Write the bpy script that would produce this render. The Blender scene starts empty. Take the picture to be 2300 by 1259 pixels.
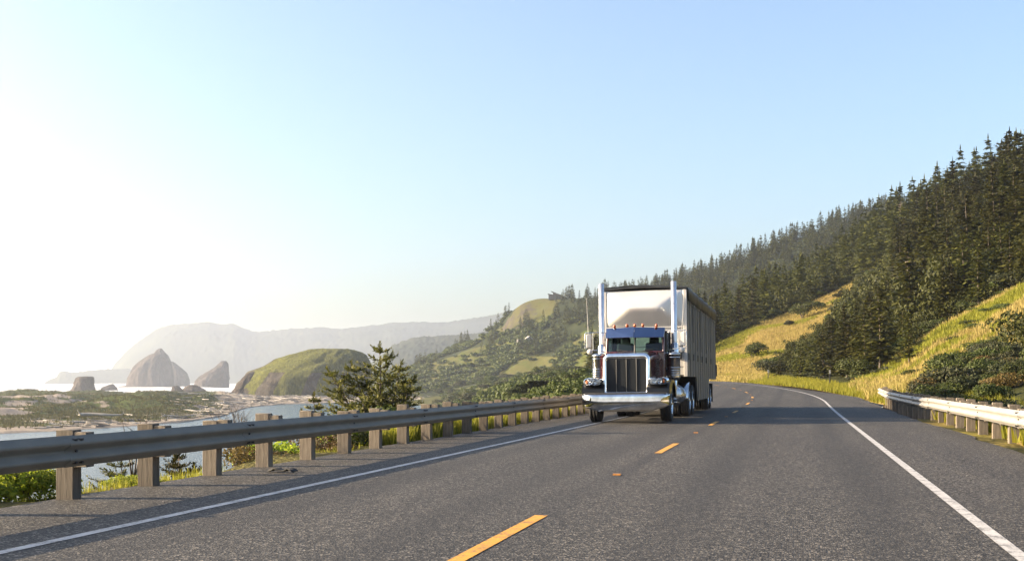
import bpy, math, random
import numpy as np
from mathutils import Vector, Matrix
R = math.radians
SC = bpy.context.scene
COL = SC.collection

# ------------------------------------------------------------------ camera
FPX, HOR, EYE, YAW = 2600.0, 853.0, 1.22, R(13.73)
SA, CA = math.sin(YAW), math.cos(YAW)
cd = bpy.data.cameras.new('camera'); cam = bpy.data.objects.new('camera', cd); COL.objects.link(cam)
cd.sensor_width = 36.0; cd.lens = 36.0 * FPX / 2300.0
cd.shift_y = (HOR - 629.5) / 2300.0
cd.clip_start = 0.1; cd.clip_end = 60000.0
cam.location = (0, 0, EYE); cam.rotation_euler = (R(90), 0, YAW)
SC.camera = cam

# ------------------------------------------------------------------ sky, sun, exposure
SUN_EL = R(19.0)
SUN_AZ = math.atan2(-SA * 1.0 + 0.035 * CA, -CA - 0.035 * SA)     # direction towards the sun, angle from +X
sun_dir = Vector((math.cos(SUN_AZ) * math.cos(SUN_EL), math.sin(SUN_AZ) * math.cos(SUN_EL), math.sin(SUN_EL)))
w = bpy.data.worlds.new('World'); SC.world = w; w.use_nodes = True
nt = w.node_tree; nt.nodes.clear()
sky = nt.nodes.new('ShaderNodeTexSky'); sky.sky_type = 'NISHITA'; sky.sun_disc = False
sky.sun_elevation = SUN_EL; sky.sun_rotation = (math.pi / 2 - SUN_AZ)
sky.air_density = 1.0; sky.dust_density = 3.5; sky.ozone_density = 2.2; sky.altitude = 0
bg = nt.nodes.new('ShaderNodeBackground'); bg.inputs['Strength'].default_value = 0.090
wo = nt.nodes.new('ShaderNodeOutputWorld')
nt.links.new(sky.outputs[0], bg.inputs[0]); nt.links.new(bg.outputs[0], wo.inputs[0])
sl = bpy.data.lights.new('sun', 'SUN'); sl.energy = 5.0; sl.angle = R(0.5); sl.color = (1.0, 0.79, 0.53)
so = bpy.data.objects.new('sun', sl); COL.objects.link(so)
so.rotation_euler = sun_dir.to_track_quat('Z', 'Y').to_euler(); so.location = (-60, -10, 60)
vs = SC.view_settings; vs.view_transform = 'Standard'; vs.look = 'None'; vs.exposure = 1.98; vs.gamma = 1.0
vs.use_curve_mapping = False
SC.cycles.use_denoising = True
SC.cycles.max_bounces = 8; SC.cycles.transparent_max_bounces = 16; SC.cycles.volume_bounces = 1

# ------------------------------------------------------------------ helpers
def P(px, py, z):
    u = (px - 1150.0) / FPX
    return Vector((z * (-SA + u * CA), z * (CA + u * SA), EYE + (HOR - py) / FPX * z))
def Pz(px, z, h):
    u = (px - 1150.0) / FPX
    return Vector((z * (-SA + u * CA), z * (CA + u * SA), h))

def tag(o, label, cat, group=None):
    o['label'] = label; o['category'] = cat
    if group: o['group'] = group
    return o
def kind(o, k, label=None, cat=None):
    o['kind'] = k
    if label: o['label'] = label
    if cat: o['category'] = cat
    return o
def empty(name, loc=(0, 0, 0), rz=0.0):
    o = bpy.data.objects.new(name, None); COL.objects.link(o)
    o.location = loc; o.rotation_euler = (0, 0, rz); o.empty_display_size = 0.3
    return o
def link_mesh(name, me, mat, parent=None):
    o = bpy.data.objects.new(name, me); COL.objects.link(o)
    if mat is not None and len(me.materials) == 0:
        for m in (mat if isinstance(mat, (list, tuple)) else [mat]): me.materials.append(m)
    if parent is not None: o.parent = parent
    return o
def copy_tree(o, parent=None):
    c = o.copy(); COL.objects.link(c)
    if parent is not None: c.parent = parent
    for ch in list(o.children):
        copy_tree(ch, c)
    return c

class MB:
    def __init__(s): s.v = []; s.f = []; s.sm = []; s.mi = []
    def add(s, vs, fs, smooth=False, mi=0):
        b = len(s.v); s.v.extend([tuple(p) for p in vs])
        for f in fs: s.f.append([i + b for i in f]); s.sm.append(smooth); s.mi.append(mi)
        return s
    def box(s, c, d, rz=0.0, rx=0.0, ry=0.0, taper=1.0, mi=0):
        hx, hy, hz = d[0] / 2, d[1] / 2, d[2] / 2
        pts = []
        M = Matrix.Rotation(rz, 3, 'Z') @ Matrix.Rotation(ry, 3, 'Y') @ Matrix.Rotation(rx, 3, 'X')
        for z in (-1, 1):
            t = taper if z > 0 else 1.0
            for x, y in ((-1, -1), (1, -1), (1, 1), (-1, 1)):
                pts.append(M @ Vector((x * hx * t, y * hy * t, z * hz)) + Vector(c))
        return s.add(pts, [(0, 3, 2, 1), (4, 5, 6, 7), (0, 1, 5, 4), (1, 2, 6, 5), (2, 3, 7, 6), (3, 0, 4, 7)], mi=mi)
    def tube(s, pts, r, n=8, cap=True, mi=0, smooth=True):
        pts = [Vector(p) for p in pts]; k = len(pts)
        rr = r if isinstance(r, (list, tuple)) else [r] * k
        up = Vector((0, 0, 1)); rings = []
        prev = None
        for i, p in enumerate(pts):
            d = (pts[min(i + 1, k - 1)] - pts[max(i - 1, 0)])
            if d.length < 1e-9: d = Vector((0, 0, 1))
            d.normalize()
            if prev is None:
                a = d.cross(up)
                if a.length < 1e-3: a = d.cross(Vector((1, 0, 0)))
            else:
                a = prev - d * prev.dot(d)
            a.normalize(); b = d.cross(a); prev = a
            rings.append([p + (a * math.cos(2 * math.pi * j / n) + b * math.sin(2 * math.pi * j / n)) * rr[i] for j in range(n)])
        vs = [q for r_ in rings for q in r_]
        fs = []
        for i in range(k - 1):
            for j in range(n):
                j2 = (j + 1) % n
                fs.append((i * n + j, i * n + j2, (i + 1) * n + j2, (i + 1) * n + j))
        s.add(vs, fs, smooth, mi)
        if cap:
            s.add(rings[0], [tuple(range(n))[::-1]], False, mi); s.add(rings[-1], [tuple(range(n))], False, mi)
        return s
    def lathe(s, prof, c=(0, 0, 0), axis='z', n=24, mi=0, smooth=True):
        vs = []; c = Vector(c)
        for (r, h) in prof:
            for j in range(n):
                a = 2 * math.pi * j / n; x, y = r * math.cos(a), r * math.sin(a)
                q = {'z': (x, y, h), 'x': (h, x, y), 'y': (x, h, y)}[axis]
                vs.append(c + Vector(q))
        fs = []
        for i in range(len(prof) - 1):
            for j in range(n):
                j2 = (j + 1) % n
                fs.append((i * n + j, i * n + j2, (i + 1) * n + j2, (i + 1) * n + j))
        return s.add(vs, fs, smooth, mi)
    def extrude(s, poly, axis, lo, hi, mi=0, smooth=False):
        n = len(poly)
        def q(a, b, t): return {'x': (t, a, b), 'y': (a, t, b), 'z': (a, b, t)}[axis]
        vs = [q(a, b, lo) for a, b in poly] + [q(a, b, hi) for a, b in poly]
        fs = [(i, (i + 1) % n, n + (i + 1) % n, n + i) for i in range(n)]
        s.add(vs, fs, smooth, mi)
        s.add(vs[:n], [tuple(range(n))[::-1]], False, mi); s.add(vs[n:], [tuple(range(n))], False, mi)
        return s
    def grid(s, A, smooth=True, mi=0, close=False):
        n, m = len(A), len(A[0])
        vs = [p for row in A for p in row]; fs = []
        for i in range(n - 1):
            for j in range(m - 1 if not close else m):
                j2 = (j + 1) % m
                fs.append((i * m + j, i * m + j2, (i + 1) * m + j2, (i + 1) * m + j))
        return s.add(vs, fs, smooth, mi)
    def mesh(s, name):
        me = bpy.data.meshes.new(name); me.from_pydata(s.v, [], s.f)
        me.polygons.foreach_set('use_smooth', s.sm); me.polygons.foreach_set('material_index', s.mi)
        me.update(); return me
    def build(s, name, mat, parent=None, bevel=0.0, seg=2, recalc=True):
        me = s.mesh(name)
        if recalc:
            import bmesh
            bm = bmesh.new(); bm.from_mesh(me); bmesh.ops.recalc_face_normals(bm, faces=bm.faces); bm.to_mesh(me); bm.free()
        o = link_mesh(name, me, mat, parent)
        if bevel > 0:
            md = o.modifiers.new('bevel', 'BEVEL'); md.width = bevel; md.segments = seg; md.limit_method = 'ANGLE'
            md.angle_limit = R(35); md.harden_normals = False
            me.polygons.foreach_set('use_smooth', [True] * len(me.polygons))
            try: me.set_sharp_from_angle(angle=R(50))
            except Exception: pass
        return o

def np_mesh(name, V, F, smooth=False, attrs=None):
    """V (n,3) array, F (m,k) int array of equal-size faces"""
    V = np.asarray(V, np.float32); F = np.asarray(F, np.int32); m, k = F.shape
    me = bpy.data.meshes.new(name)
    me.vertices.add(len(V)); me.vertices.foreach_set('co', V.ravel())
    me.loops.add(m * k); me.loops.foreach_set('vertex_index', F.ravel())
    me.polygons.add(m); me.polygons.foreach_set('loop_start', np.arange(0, m * k, k, dtype=np.int32))
    me.polygons.foreach_set('use_smooth', np.full(m, smooth))
    for an, arr in (attrs or {}).items():
        a = me.attributes.new(an, 'FLOAT', 'POINT'); a.data.foreach_set('value', np.asarray(arr, np.float32).ravel())
    me.update(calc_edges=True); return me

# numpy value noise
_rs = np.random.RandomState(5); _perm = _rs.rand(256, 256)
def vnoise(x, y):
    xi = np.floor(x).astype(int); yi = np.floor(y).astype(int); fx = x - xi; fy = y - yi
    fx = fx * fx * (3 - 2 * fx); fy = fy * fy * (3 - 2 * fy)
    g = lambda a, b: _perm[a % 256, b % 256]
    return ((g(xi, yi) * (1 - fx) + g(xi + 1, yi) * fx) * (1 - fy) + (g(xi, yi + 1) * (1 - fx) + g(xi + 1, yi + 1) * fx) * fy) * 2 - 1
def fbm(x, y, s, o=4):
    x = np.asarray(x, float); y = np.asarray(y, float)
    t = 0; a = 1.0; n = 0
    for i in range(o):
        t = t + a * vnoise(x / s * 2 ** i + 17.3 * i, y / s * 2 ** i + 9.1 * i); n += a; a *= 0.5
    return t / n

# ------------------------------------------------------------------ materials
def new_mat(name):
    m = bpy.data.materials.new(name); m.use_nodes = True
    n = m.node_tree.nodes; b = n['Principled BSDF']; return m, m.node_tree, b
def mat_plain(name, col, rough=0.5, metal=0.0, coat=0.0, var=0.0, scale=8.0, bump=0.0, bscale=40.0, spec=0.5):
    m, t, b = new_mat(name); b.inputs['Roughness'].default_value = rough; b.inputs['Metallic'].default_value = metal
    b.inputs['Base Color'].default_value = (*col, 1); b.inputs['Coat Weight'].default_value = coat
    b.inputs['Specular IOR Level'].default_value = spec
    b.inputs['Coat Roughness'].default_value = 0.04
    if var > 0 or bump > 0:
        tc = t.nodes.new('ShaderNodeTexCoord')
    if var > 0:
        nz = t.nodes.new('ShaderNodeTexNoise'); nz.inputs['Scale'].default_value = scale; nz.inputs['Detail'].default_value = 6
        t.links.new(tc.outputs['Object'], nz.inputs['Vector'])
        rp = t.nodes.new('ShaderNodeValToRGB'); e = rp.color_ramp.elements
        e[0].position = 0.3; e[1].position = 0.7
        e[0].color = (*[c * (1 - var) for c in col], 1); e[1].color = (*[min(1, c * (1 + var)) for c in col], 1)
        t.links.new(nz.outputs['Fac'], rp.inputs['Fac']); t.links.new(rp.outputs['Color'], b.inputs['Base Color'])
        mr = t.nodes.new('ShaderNodeMapRange'); mr.inputs['To Min'].default_value = max(0.02, rough * (1 - var)); mr.inputs['To Max'].default_value = min(1, rough * (1 + var))
        t.links.new(nz.outputs['Fac'], mr.inputs['Value']); t.links.new(mr.outputs[0], b.inputs['Roughness'])
    if bump > 0:
        n2 = t.nodes.new('ShaderNodeTexNoise'); n2.inputs['Scale'].default_value = bscale; n2.inputs['Detail'].default_value = 4
        t.links.new(tc.outputs['Object'], n2.inputs['Vector'])
        bp = t.nodes.new('ShaderNodeBump'); bp.inputs['Strength'].default_value = bump; bp.inputs['Distance'].default_value = 0.02
        t.links.new(n2.outputs['Fac'], bp.inputs['Height']); t.links.new(bp.outputs['Normal'], b.inputs['Normal'])
    return m
def ramp(t, fac, stops):
    rp = t.nodes.new('ShaderNodeValToRGB'); e = rp.color_ramp.elements
    while len(e) < len(stops): e.new(0.5)
    for q, (p, c) in zip(e, stops): q.position = p; q.color = (*c, 1)
    t.links.new(fac, rp.inputs['Fac']); return rp.outputs['Color']
def noise(t, vec, scale, detail=5, rough=0.55, dist=0.0):
    nz = t.nodes.new('ShaderNodeTexNoise'); nz.inputs['Scale'].default_value = scale; nz.inputs['Detail'].default_value = detail
    nz.inputs['Roughness'].default_value = rough; nz.inputs['Distortion'].default_value = dist
    t.links.new(vec, nz.inputs['Vector']); return nz.outputs['Fac']
def mixc(t, fac, a, b, mode='MIX'):
    mx = t.nodes.new('ShaderNodeMix'); mx.data_type = 'RGBA'; mx.blend_type = mode
    for s_, v in ((0, fac), (6, a), (7, b)):
        if hasattr(v, 'links'): t.links.new(v, mx.inputs[s_])
        else: mx.inputs[s_].default_value = v if s_ == 0 else (*v, 1)
    return mx.outputs[2]
def mathn(t, op, a, b=None, clamp=False):
    n = t.nodes.new('ShaderNodeMath'); n.operation = op; n.use_clamp = clamp
    for i, v in enumerate((a, b)):
        if v is None: continue
        if hasattr(v, 'links'): t.links.new(v, n.inputs[i])
        else: n.inputs[i].default_value = v
    return n.outputs[0]
def mapr(t, v, a, b, c=0.0, d=1.0):
    n = t.nodes.new('ShaderNodeMapRange'); t.links.new(v, n.inputs['Value'])
    for k_, x in zip(('From Min', 'From Max', 'To Min', 'To Max'), (a, b, c, d)): n.inputs[k_].default_value = x
    return n.outputs[0]
def coords(t, kind_='Object', scale=(1, 1, 1), rot=(0, 0, 0)):
    tc = t.nodes.new('ShaderNodeTexCoord'); mp = t.nodes.new('ShaderNodeMapping')
    mp.inputs['Scale'].default_value = scale; mp.inputs['Rotation'].default_value = rot
    t.links.new(tc.outputs[kind_], mp.inputs['Vector']); return mp.outputs[0]
def worldpos(t, scale=(1, 1, 1), rot=(0, 0, 0)):
    g = t.nodes.new('ShaderNodeNewGeometry'); mp = t.nodes.new('ShaderNodeMapping')
    mp.inputs['Scale'].default_value = scale; mp.inputs['Rotation'].default_value = rot
    t.links.new(g.outputs['Position'], mp.inputs['Vector']); return mp.outputs[0]
def bump(t, b, h, strength=0.5, dist=0.05):
    bp = t.nodes.new('ShaderNodeBump'); bp.inputs['Strength'].default_value = strength; bp.inputs['Distance'].default_value = dist
    t.links.new(h, bp.inputs['Height']); t.links.new(bp.outputs['Normal'], b.inputs['Normal'])

def mat_leaf(name, dark, light, trans=0.3, rough=0.6, objvar=0.25):
    m, t, b = new_mat(name)
    g = t.nodes.new('ShaderNodeNewGeometry'); oi = t.nodes.new('ShaderNodeObjectInfo')
    dark = tuple(x * 0.56 for x in dark); light = tuple(x * 0.58 for x in light)
    c = ramp(t, g.outputs['Random Per Island'], [(0.0, dark), (1.0, light)])
    hv = t.nodes.new('ShaderNodeHueSaturation'); t.links.new(c, hv.inputs['Color'])
    t.links.new(mapr(t, oi.outputs['Random'], 0, 1, 1 - objvar, 1 + objvar), hv.inputs['Value'])
    t.links.new(mapr(t, oi.outputs['Random'], 0, 1, 0.485, 0.515), hv.inputs['Hue'])
    b.inputs['Roughness'].default_value = rough; b.inputs['Specular IOR Level'].default_value = 0.25
    t.links.new(hv.outputs[0], b.inputs['Base Color'])
    tr = t.nodes.new('ShaderNodeBsdfTranslucent'); t.links.new(hv.outputs[0], tr.inputs['Color'])
    mx = t.nodes.new('ShaderNodeMixShader'); mx.inputs[0].default_value = trans
    t.links.new(b.outputs[0], mx.inputs[1]); t.links.new(tr.outputs[0], mx.inputs[2])
    t.links.new(mx.outputs[0], t.nodes['Material Output'].inputs['Surface'])
    return m

M = {}
M['chrome'] = mat_plain('chrome', (0.62, 0.63, 0.64), 0.06, 1.0, var=0.3, scale=3, bump=0.03, bscale=2.5)
M['stainless'] = mat_plain('stainless', (0.5, 0.505, 0.515), 0.2, 1.0, var=0.2, scale=5)
M['maroon'] = mat_plain('maroon_paint', (0.055, 0.004, 0.007), 0.25, 0.0, coat=1.0, var=0.1, scale=2)
M['black_paint'] = mat_plain('black_paint', (0.005, 0.0055, 0.007), 0.3, 0.0, coat=0.15, spec=0.3, var=0.2, scale=4)
M['black_plastic'] = mat_plain('black_plastic', (0.02, 0.02, 0.022), 0.55, var=0.3, scale=12)
M['rubber'] = mat_plain('rubber', (0.018, 0.018, 0.019), 0.8, var=0.35, scale=20, bump=0.4, bscale=60)
M['steel_dark'] = mat_plain('dark_steel', (0.05, 0.05, 0.052), 0.5, 0.6, var=0.3, scale=10)
M['amber'] = mat_plain('amber_lens', (0.42, 0.085, 0.008), 0.15, coat=0.6)
M['seat'] = mat_plain('seat_cloth', (0.02, 0.022, 0.027), 0.85, var=0.2)
M['trailer_white'] = mat_plain('trailer_white', (0.46, 0.445, 0.42), 0.38, 0.0, coat=0.25, var=0.1, scale=1.4)
M['trailer_nose'] = mat_plain('trailer_nose', (0.58, 0.575, 0.56), 0.30, 0.35, var=0.08, scale=1.0)
M['trailer_side'] = mat_plain('trailer_side', (0.13, 0.127, 0.12), 0.5, 0.1, var=0.18, scale=1.2)
M['tarp'] = mat_plain('tarp', (0.016, 0.018, 0.02), 0.5, var=0.3, scale=3, bump=0.5, bscale=5)
M['post_wood'] = None
M['steel_galv'] = mat_plain('galvanised_steel', (0.17, 0.15, 0.12), 0.65, 0.12, var=0.16, scale=3.0, bump=0.08, bscale=14)  # darker copy for the left rail, its shaded face put into the colour
M['galv_bright'] = mat_plain('galvanised_steel_sunlit', (0.27, 0.26, 0.24), 0.5, 0.25, var=0.12, scale=3.0, bump=0.06, bscale=12)  # paler copy for the right rail, sunlight on its face put into the colour

def mat_glass(name, tint=(0.42, 0.56, 0.55), gl=0.9):
    m = bpy.data.materials.new(name); m.use_nodes = True; t = m.node_tree; t.nodes.clear()
    o = t.nodes.new('ShaderNodeOutputMaterial'); tr = t.nodes.new('ShaderNodeBsdfTransparent'); tr.inputs[0].default_value = (*tint, 1)
    gb = t.nodes.new('ShaderNodeBsdfGlossy'); gb.inputs['Roughness'].default_value = 0.02; gb.inputs['Color'].default_value = (gl, gl, gl, 1)
    fr = t.nodes.new('ShaderNodeFresnel'); fr.inputs['IOR'].default_value = 1.5
    mx = t.nodes.new('ShaderNodeMixShader'); t.links.new(fr.outputs[0], mx.inputs[0]); t.links.new(tr.outputs[0], mx.inputs[1]); t.links.new(gb.outputs[0], mx.inputs[2])
    t.links.new(mx.outputs[0], o.inputs[0]); return m
M['glass'] = mat_glass('cab_glass'); M['lens'] = mat_glass('lamp_lens', (0.92, 0.94, 0.96))

# weathered timber for guardrail posts
m, t, b = new_mat('post_timber')
vec = coords(t, 'Object', (14, 14, 1.1)); g1 = noise(t, vec, 3.0, 8, 0.6, 0.6)
oi = t.nodes.new('ShaderNodeObjectInfo')
c = ramp(t, g1, [(0.25, (0.06, 0.046, 0.033)), (0.55, (0.14, 0.115, 0.088)), (0.8, (0.21, 0.178, 0.14))])
hv = t.nodes.new('ShaderNodeHueSaturation'); t.links.new(c, hv.inputs['Color']); t.links.new(mapr(t, oi.outputs['Random'], 0, 1, 0.7, 1.15), hv.inputs['Value'])
t.links.new(hv.outputs[0], b.inputs['Base Color']); b.inputs['Roughness'].default_value = 0.85; bump(t, b, g1, 0.5, 0.01); M['post_wood'] = m

# asphalt chip seal
m, t, b = new_mat('asphalt')
wp = worldpos(t)
vo = t.nodes.new('ShaderNodeTexVoronoi'); vo.inputs['Scale'].default_value = 60; t.links.new(wp, vo.inputs['Vector'])
rnd = t.nodes.new('ShaderNodeSeparateColor'); t.links.new(vo.outputs['Color'], rnd.inputs[0])
chip = ramp(t, rnd.outputs[0], [(0.0, (0.012, 0.0115, 0.011)), (0.5, (0.036, 0.034, 0.0315)), (0.82, (0.072, 0.067, 0.061)), (1.0, (0.20, 0.186, 0.168))])
n1 = noise(t, wp, 9.0, 6, 0.7)
big = noise(t, worldpos(t, (1.2, 0.10, 1)), 0.9, 5, 0.6)
c = mixc(t, 1.0, chip, ramp(t, n1, [(0.3, (0.72, 0.72, 0.72)), (0.7, (1.28, 1.26, 1.22))]), 'MULTIPLY')
c = mixc(t, 1.0, c, ramp(t, big, [(0.3, (0.78, 0.78, 0.79)), (0.7, (1.2, 1.19, 1.17))]), 'MULTIPLY')
sp = t.nodes.new('ShaderNodeSeparateXYZ'); t.links.new(worldpos(t), sp.inputs[0])
spot = noise(t, worldpos(t), 1.7, 3, 0.5)
c = mixc(t, mapr(t, spot, 0.68, 0.78, 0, 0.45), c, (0.018, 0.018, 0.018))
for tx, wt in ((-0.95, .42), (0.75, .42), (-4.7, .42), (-3.05, .42)):
    d_ = mathn(t, 'ABSOLUTE', mathn(t, 'SUBTRACT', sp.outputs[0], tx))
    c = mixc(t, mathn(t, 'MULTIPLY', mapr(t, d_, 0.12, wt, 1, 0), 0.38), c, (0.022, 0.021, 0.0205))
dk = mathn(t, 'ABSOLUTE', mathn(t, 'SUBTRACT', sp.outputs[0], -2.22))
c = mixc(t, mathn(t, 'MULTIPLY', mapr(t, dk, 0.06, .2, 1, 0), mapr(t, big, 0.4, 0.6, 0.1, 0.5)), c, (0.02, 0.019, 0.019))
t.links.new(c, b.inputs['Base Color']); b.inputs['Roughness'].default_value = 0.7; b.inputs['Specular IOR Level'].default_value = 0.22
bump(t, b, mathn(t, 'ADD', vo.outputs['Distance'], n1), 0.9, 0.008); M['asphalt'] = m

def mat_paint_line(name, col):
    m, t, b = new_mat(name); wp = worldpos(t)
    n = noise(t, wp, 30, 6, 0.7); n2 = noise(t, wp, 4, 4, 0.6)
    wear = mapr(t, mathn(t, 'ADD', mathn(t, 'MULTIPLY', n, 0.6), mathn(t, 'MULTIPLY', n2, 0.5)), 0.52, 0.66, 0.05, 0.8)
    t.links.new(mixc(t, wear, col, (0.045, 0.043, 0.04)), b.inputs['Base Color']); b.inputs['Roughness'].default_value = 0.65
    bump(t, b, n, 0.6, 0.006); return m
M['line_white'] = mat_paint_line('road_paint_white', (0.42, 0.41, 0.40)); M['line_yellow'] = mat_paint_line('road_paint_yellow', (0.52, 0.25, 0.012))

# vegetation materials
M['bark'] = mat_plain('bark', (0.07, 0.055, 0.042), 0.9, var=0.4, scale=3, bump=0.5, bscale=10)
M['bark_pale'] = mat_plain('bark_pale', (0.18, 0.15, 0.125), 0.9, var=0.3, scale=3)
M['needles'] = mat_leaf('needles', (0.026, 0.034, 0.006), (0.130, 0.126, 0.022), 0.28, objvar=.42)
M['needles_brown'] = mat_leaf('needles_brown', (0.05, 0.045, 0.02), (0.12, 0.10, 0.04), 0.25)
M['needles_young'] = mat_leaf('needles_young', (0.06, 0.078, 0.014), (0.27, 0.26, 0.055), 0.4)
M['undergrowth'] = mat_leaf('undergrowth_leaves', (0.028, 0.036, 0.006), (0.105, 0.108, 0.018), 0.25)
M['shrub'] = mat_leaf('shrub_leaves', (0.035, 0.055, 0.012), (0.13, 0.16, 0.03), 0.3)
M['shrub_dark'] = mat_leaf('shrub_dark_leaves', (0.025, 0.033, 0.012), (0.075, 0.08, 0.025), 0.22)
M['shrub_bright'] = mat_leaf('bright_leaves', (0.2, 0.3, 0.025), (0.6, 0.66, 0.07), 0.6)
M['shrub_brown'] = mat_leaf('russet_leaves', (0.11, 0.075, 0.025), (0.26, 0.18, 0.05), 0.3)
M['grass_gold'] = mat_leaf('golden_grass', (0.34, 0.25, 0.075), (0.62, 0.47, 0.17), 0.35, 0.7, 0.0)
M['grass_lime'] = mat_leaf('lime_grass', (0.20, 0.22, 0.02), (0.46, 0.42, 0.05), 0.45, 0.7, 0.0)
M['grass_verge'] = mat_leaf('verge_grass', (0.22, 0.24, 0.02), (0.55, 0.50, 0.07), 0.5, 0.7, 0.0)
M['grass_dune'] = mat_leaf('dune_grass', (0.035, 0.05, 0.010), (0.14, 0.13, 0.03), 0.25, 0.7, 0.0)
M['driftwood'] = mat_plain('driftwood', (0.26, 0.24, 0.215), 0.85, var=0.35, scale=0.6)
M['driftwood_dark'] = mat_plain('driftwood_dark', (0.09, 0.08, 0.072), 0.9, var=0.35, scale=0.6)

# terrain: forest floor mixed with golden and lime grass by the 'grass' attribute
def mat_hill(name, floor_a, floor_b, gold, lime, nscale=0.06, rock=False):
    floor_a, floor_b, gold, lime = [tuple(x * 0.56 for x in q) for q in (floor_a, floor_b, gold, lime)]
    m, t, b = new_mat(name); at = t.nodes.new('ShaderNodeAttribute'); at.attribute_name = 'grass'
    wp = worldpos(t)
    n1 = noise(t, wp, nscale, 7, 0.62, 0.4); n2 = noise(t, worldpos(t, (1, 0.35, 1), (0, 0, 0.6)), nscale * 9, 6, 0.65); n3 = noise(t, wp, nscale * 30, 4, 0.6)
    floor = ramp(t, n2, [(0.3, floor_a), (0.7, floor_b)])
    gr = mixc(t, mapr(t, mathn(t, 'ADD', mathn(t, 'MULTIPLY', n1, 0.6), mathn(t, 'MULTIPLY', n2, 0.4)), 0.47, 0.62), gold, lime)
    gr = mixc(t, 1.0, gr, ramp(t, n3, [(0.25, (0.7, 0.7, 0.7)), (0.75, (1.2, 1.2, 1.2))]), 'MULTIPLY')
    gr = mixc(t, mapr(t, noise(t, worldpos(t, (1, .5, 1), (0, 0, .7)), nscale * 5, 6, 0.7), 0.60, 0.68, 0, .75), gr, tuple(x * .36 for x in gold))
    f = mapr(t, mathn(t, 'ADD', at.outputs['Fac'], mathn(t, 'MULTIPLY', mathn(t, 'SUBTRACT', n2, 0.5), 0.9)), 0.4, 0.6)
    cc = mixc(t, f, floor, gr)
    if rock:
        ar = t.nodes.new('ShaderNodeAttribute'); ar.attribute_name = 'rock'
        fr_ = mapr(t, mathn(t, 'ADD', ar.outputs['Fac'], mathn(t, 'MULTIPLY', mathn(t, 'SUBTRACT', n2, 0.5), 2.2)), 0.45, 0.75)
        cc = mixc(t, fr_, cc, ramp(t, n3, [(0.35, (0.03, 0.027, 0.022)), (0.65, (0.07, 0.06, 0.05))]))
    t.links.new(cc, b.inputs['Base Color']); b.inputs['Roughness'].default_value = 0.95; b.inputs['Specular IOR Level'].default_value = 0.1
    bump(t, b, n3, 0.8, 0.25); return m
M['hill'] = mat_hill('hillside_ground', (0.03, 0.035, 0.012), (0.07, 0.075, 0.02), (0.40, 0.28, 0.095), (0.26, 0.26, 0.03))
M['ridge'] = mat_hill('ridge_ground', (0.02, 0.03, 0.012), (0.05, 0.06, 0.02), (0.13, 0.125, 0.04), (0.085, 0.12, 0.02), 0.02, rock=True)
M['bank'] = mat_hill('bank_ground', (0.06, 0.06, 0.025), (0.13, 0.12, 0.04), (0.26, 0.22, 0.08), (0.14, 0.18, 0.03), 0.3)
# far headland
m, t, b = new_mat('headland_ground'); wp = worldpos(t)
c = ramp(t, noise(t, wp, 0.006, 8, 0.65), [(0.35, (0.02, 0.026, 0.02)), (0.62, (0.045, 0.05, 0.03)), (0.75, (0.10, 0.095, 0.055))])
t.links.new(c, b.inputs['Base Color']); b.inputs['Roughness'].default_value = 1.0; b.inputs['Specular IOR Level'].default_value = 0; M['headland'] = m
# sand / dunes
m, t, b = new_mat('dune_sand'); at = t.nodes.new('ShaderNodeAttribute'); at.attribute_name = 'grass'; wp = worldpos(t)
n1 = noise(t, wp, 0.25, 6, 0.65); n2 = noise(t, wp, 1.6, 5, 0.6)
sand = ramp(t, n2, [(0.3, (0.17, 0.142, 0.115)), (0.7, (0.27, 0.23, 0.19))])
veg = ramp(t, n1, [(0.3, (0.018, 0.026, 0.007)), (0.55, (0.045, 0.06, 0.012)), (0.75, (0.10, 0.085, 0.022))])
f = mapr(t, mathn(t, 'ADD', at.outputs['Fac'], mathn(t, 'MULTIPLY', mathn(t, 'SUBTRACT', n1, 0.5), 0.7)), 0.42, 0.55)
t.links.new(mixc(t, f, sand, veg), b.inputs['Base Color']); b.inputs['Roughness'].default_value = 0.95; b.inputs['Specular IOR Level'].default_value = 0.1
bump(t, b, n2, 0.7, 0.3); M['dune'] = m
# sea-stack rock, with grass where 'grass' says so
def mat_rock(name, a, bcol, grass_c, grass_d):
    m, t, b = new_mat(name); at = t.nodes.new('ShaderNodeAttribute'); at.attribute_name = 'grass'; wp = worldpos(t, (1, 1, 0.5))
    n1 = noise(t, wp, 0.09, 9, 0.75, 0.6); n2 = noise(t, wp, 0.7, 5, 0.6)
    rk = ramp(t, n1, [(0.3, a), (0.7, bcol)])
    gr = ramp(t, n2, [(0.3, grass_c), (0.7, grass_d)])
    f = mapr(t, mathn(t, 'ADD', at.outputs['Fac'], mathn(t, 'MULTIPLY', mathn(t, 'SUBTRACT', n1, 0.5), 0.6)), 0.42, 0.56)
    t.links.new(mixc(t, f, rk, gr), b.inputs['Base Color']); b.inputs['Roughness'].default_value = 0.95; b.inputs['Specular IOR Level'].default_value = 0.15
    bump(t, b, n1, 1.0, 7.0); return m
M['rock'] = mat_rock('sea_rock', (0.022, 0.018, 0.017), (0.12, 0.098, 0.086), (0.14, 0.12, 0.06), (0.2, 0.17, 0.08))
M['rock_dome'] = mat_rock('grassy_rock', (0.025, 0.022, 0.02), (0.11, 0.095, 0.08), (0.05, 0.06, 0.014), (0.15, 0.15, 0.032))
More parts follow.
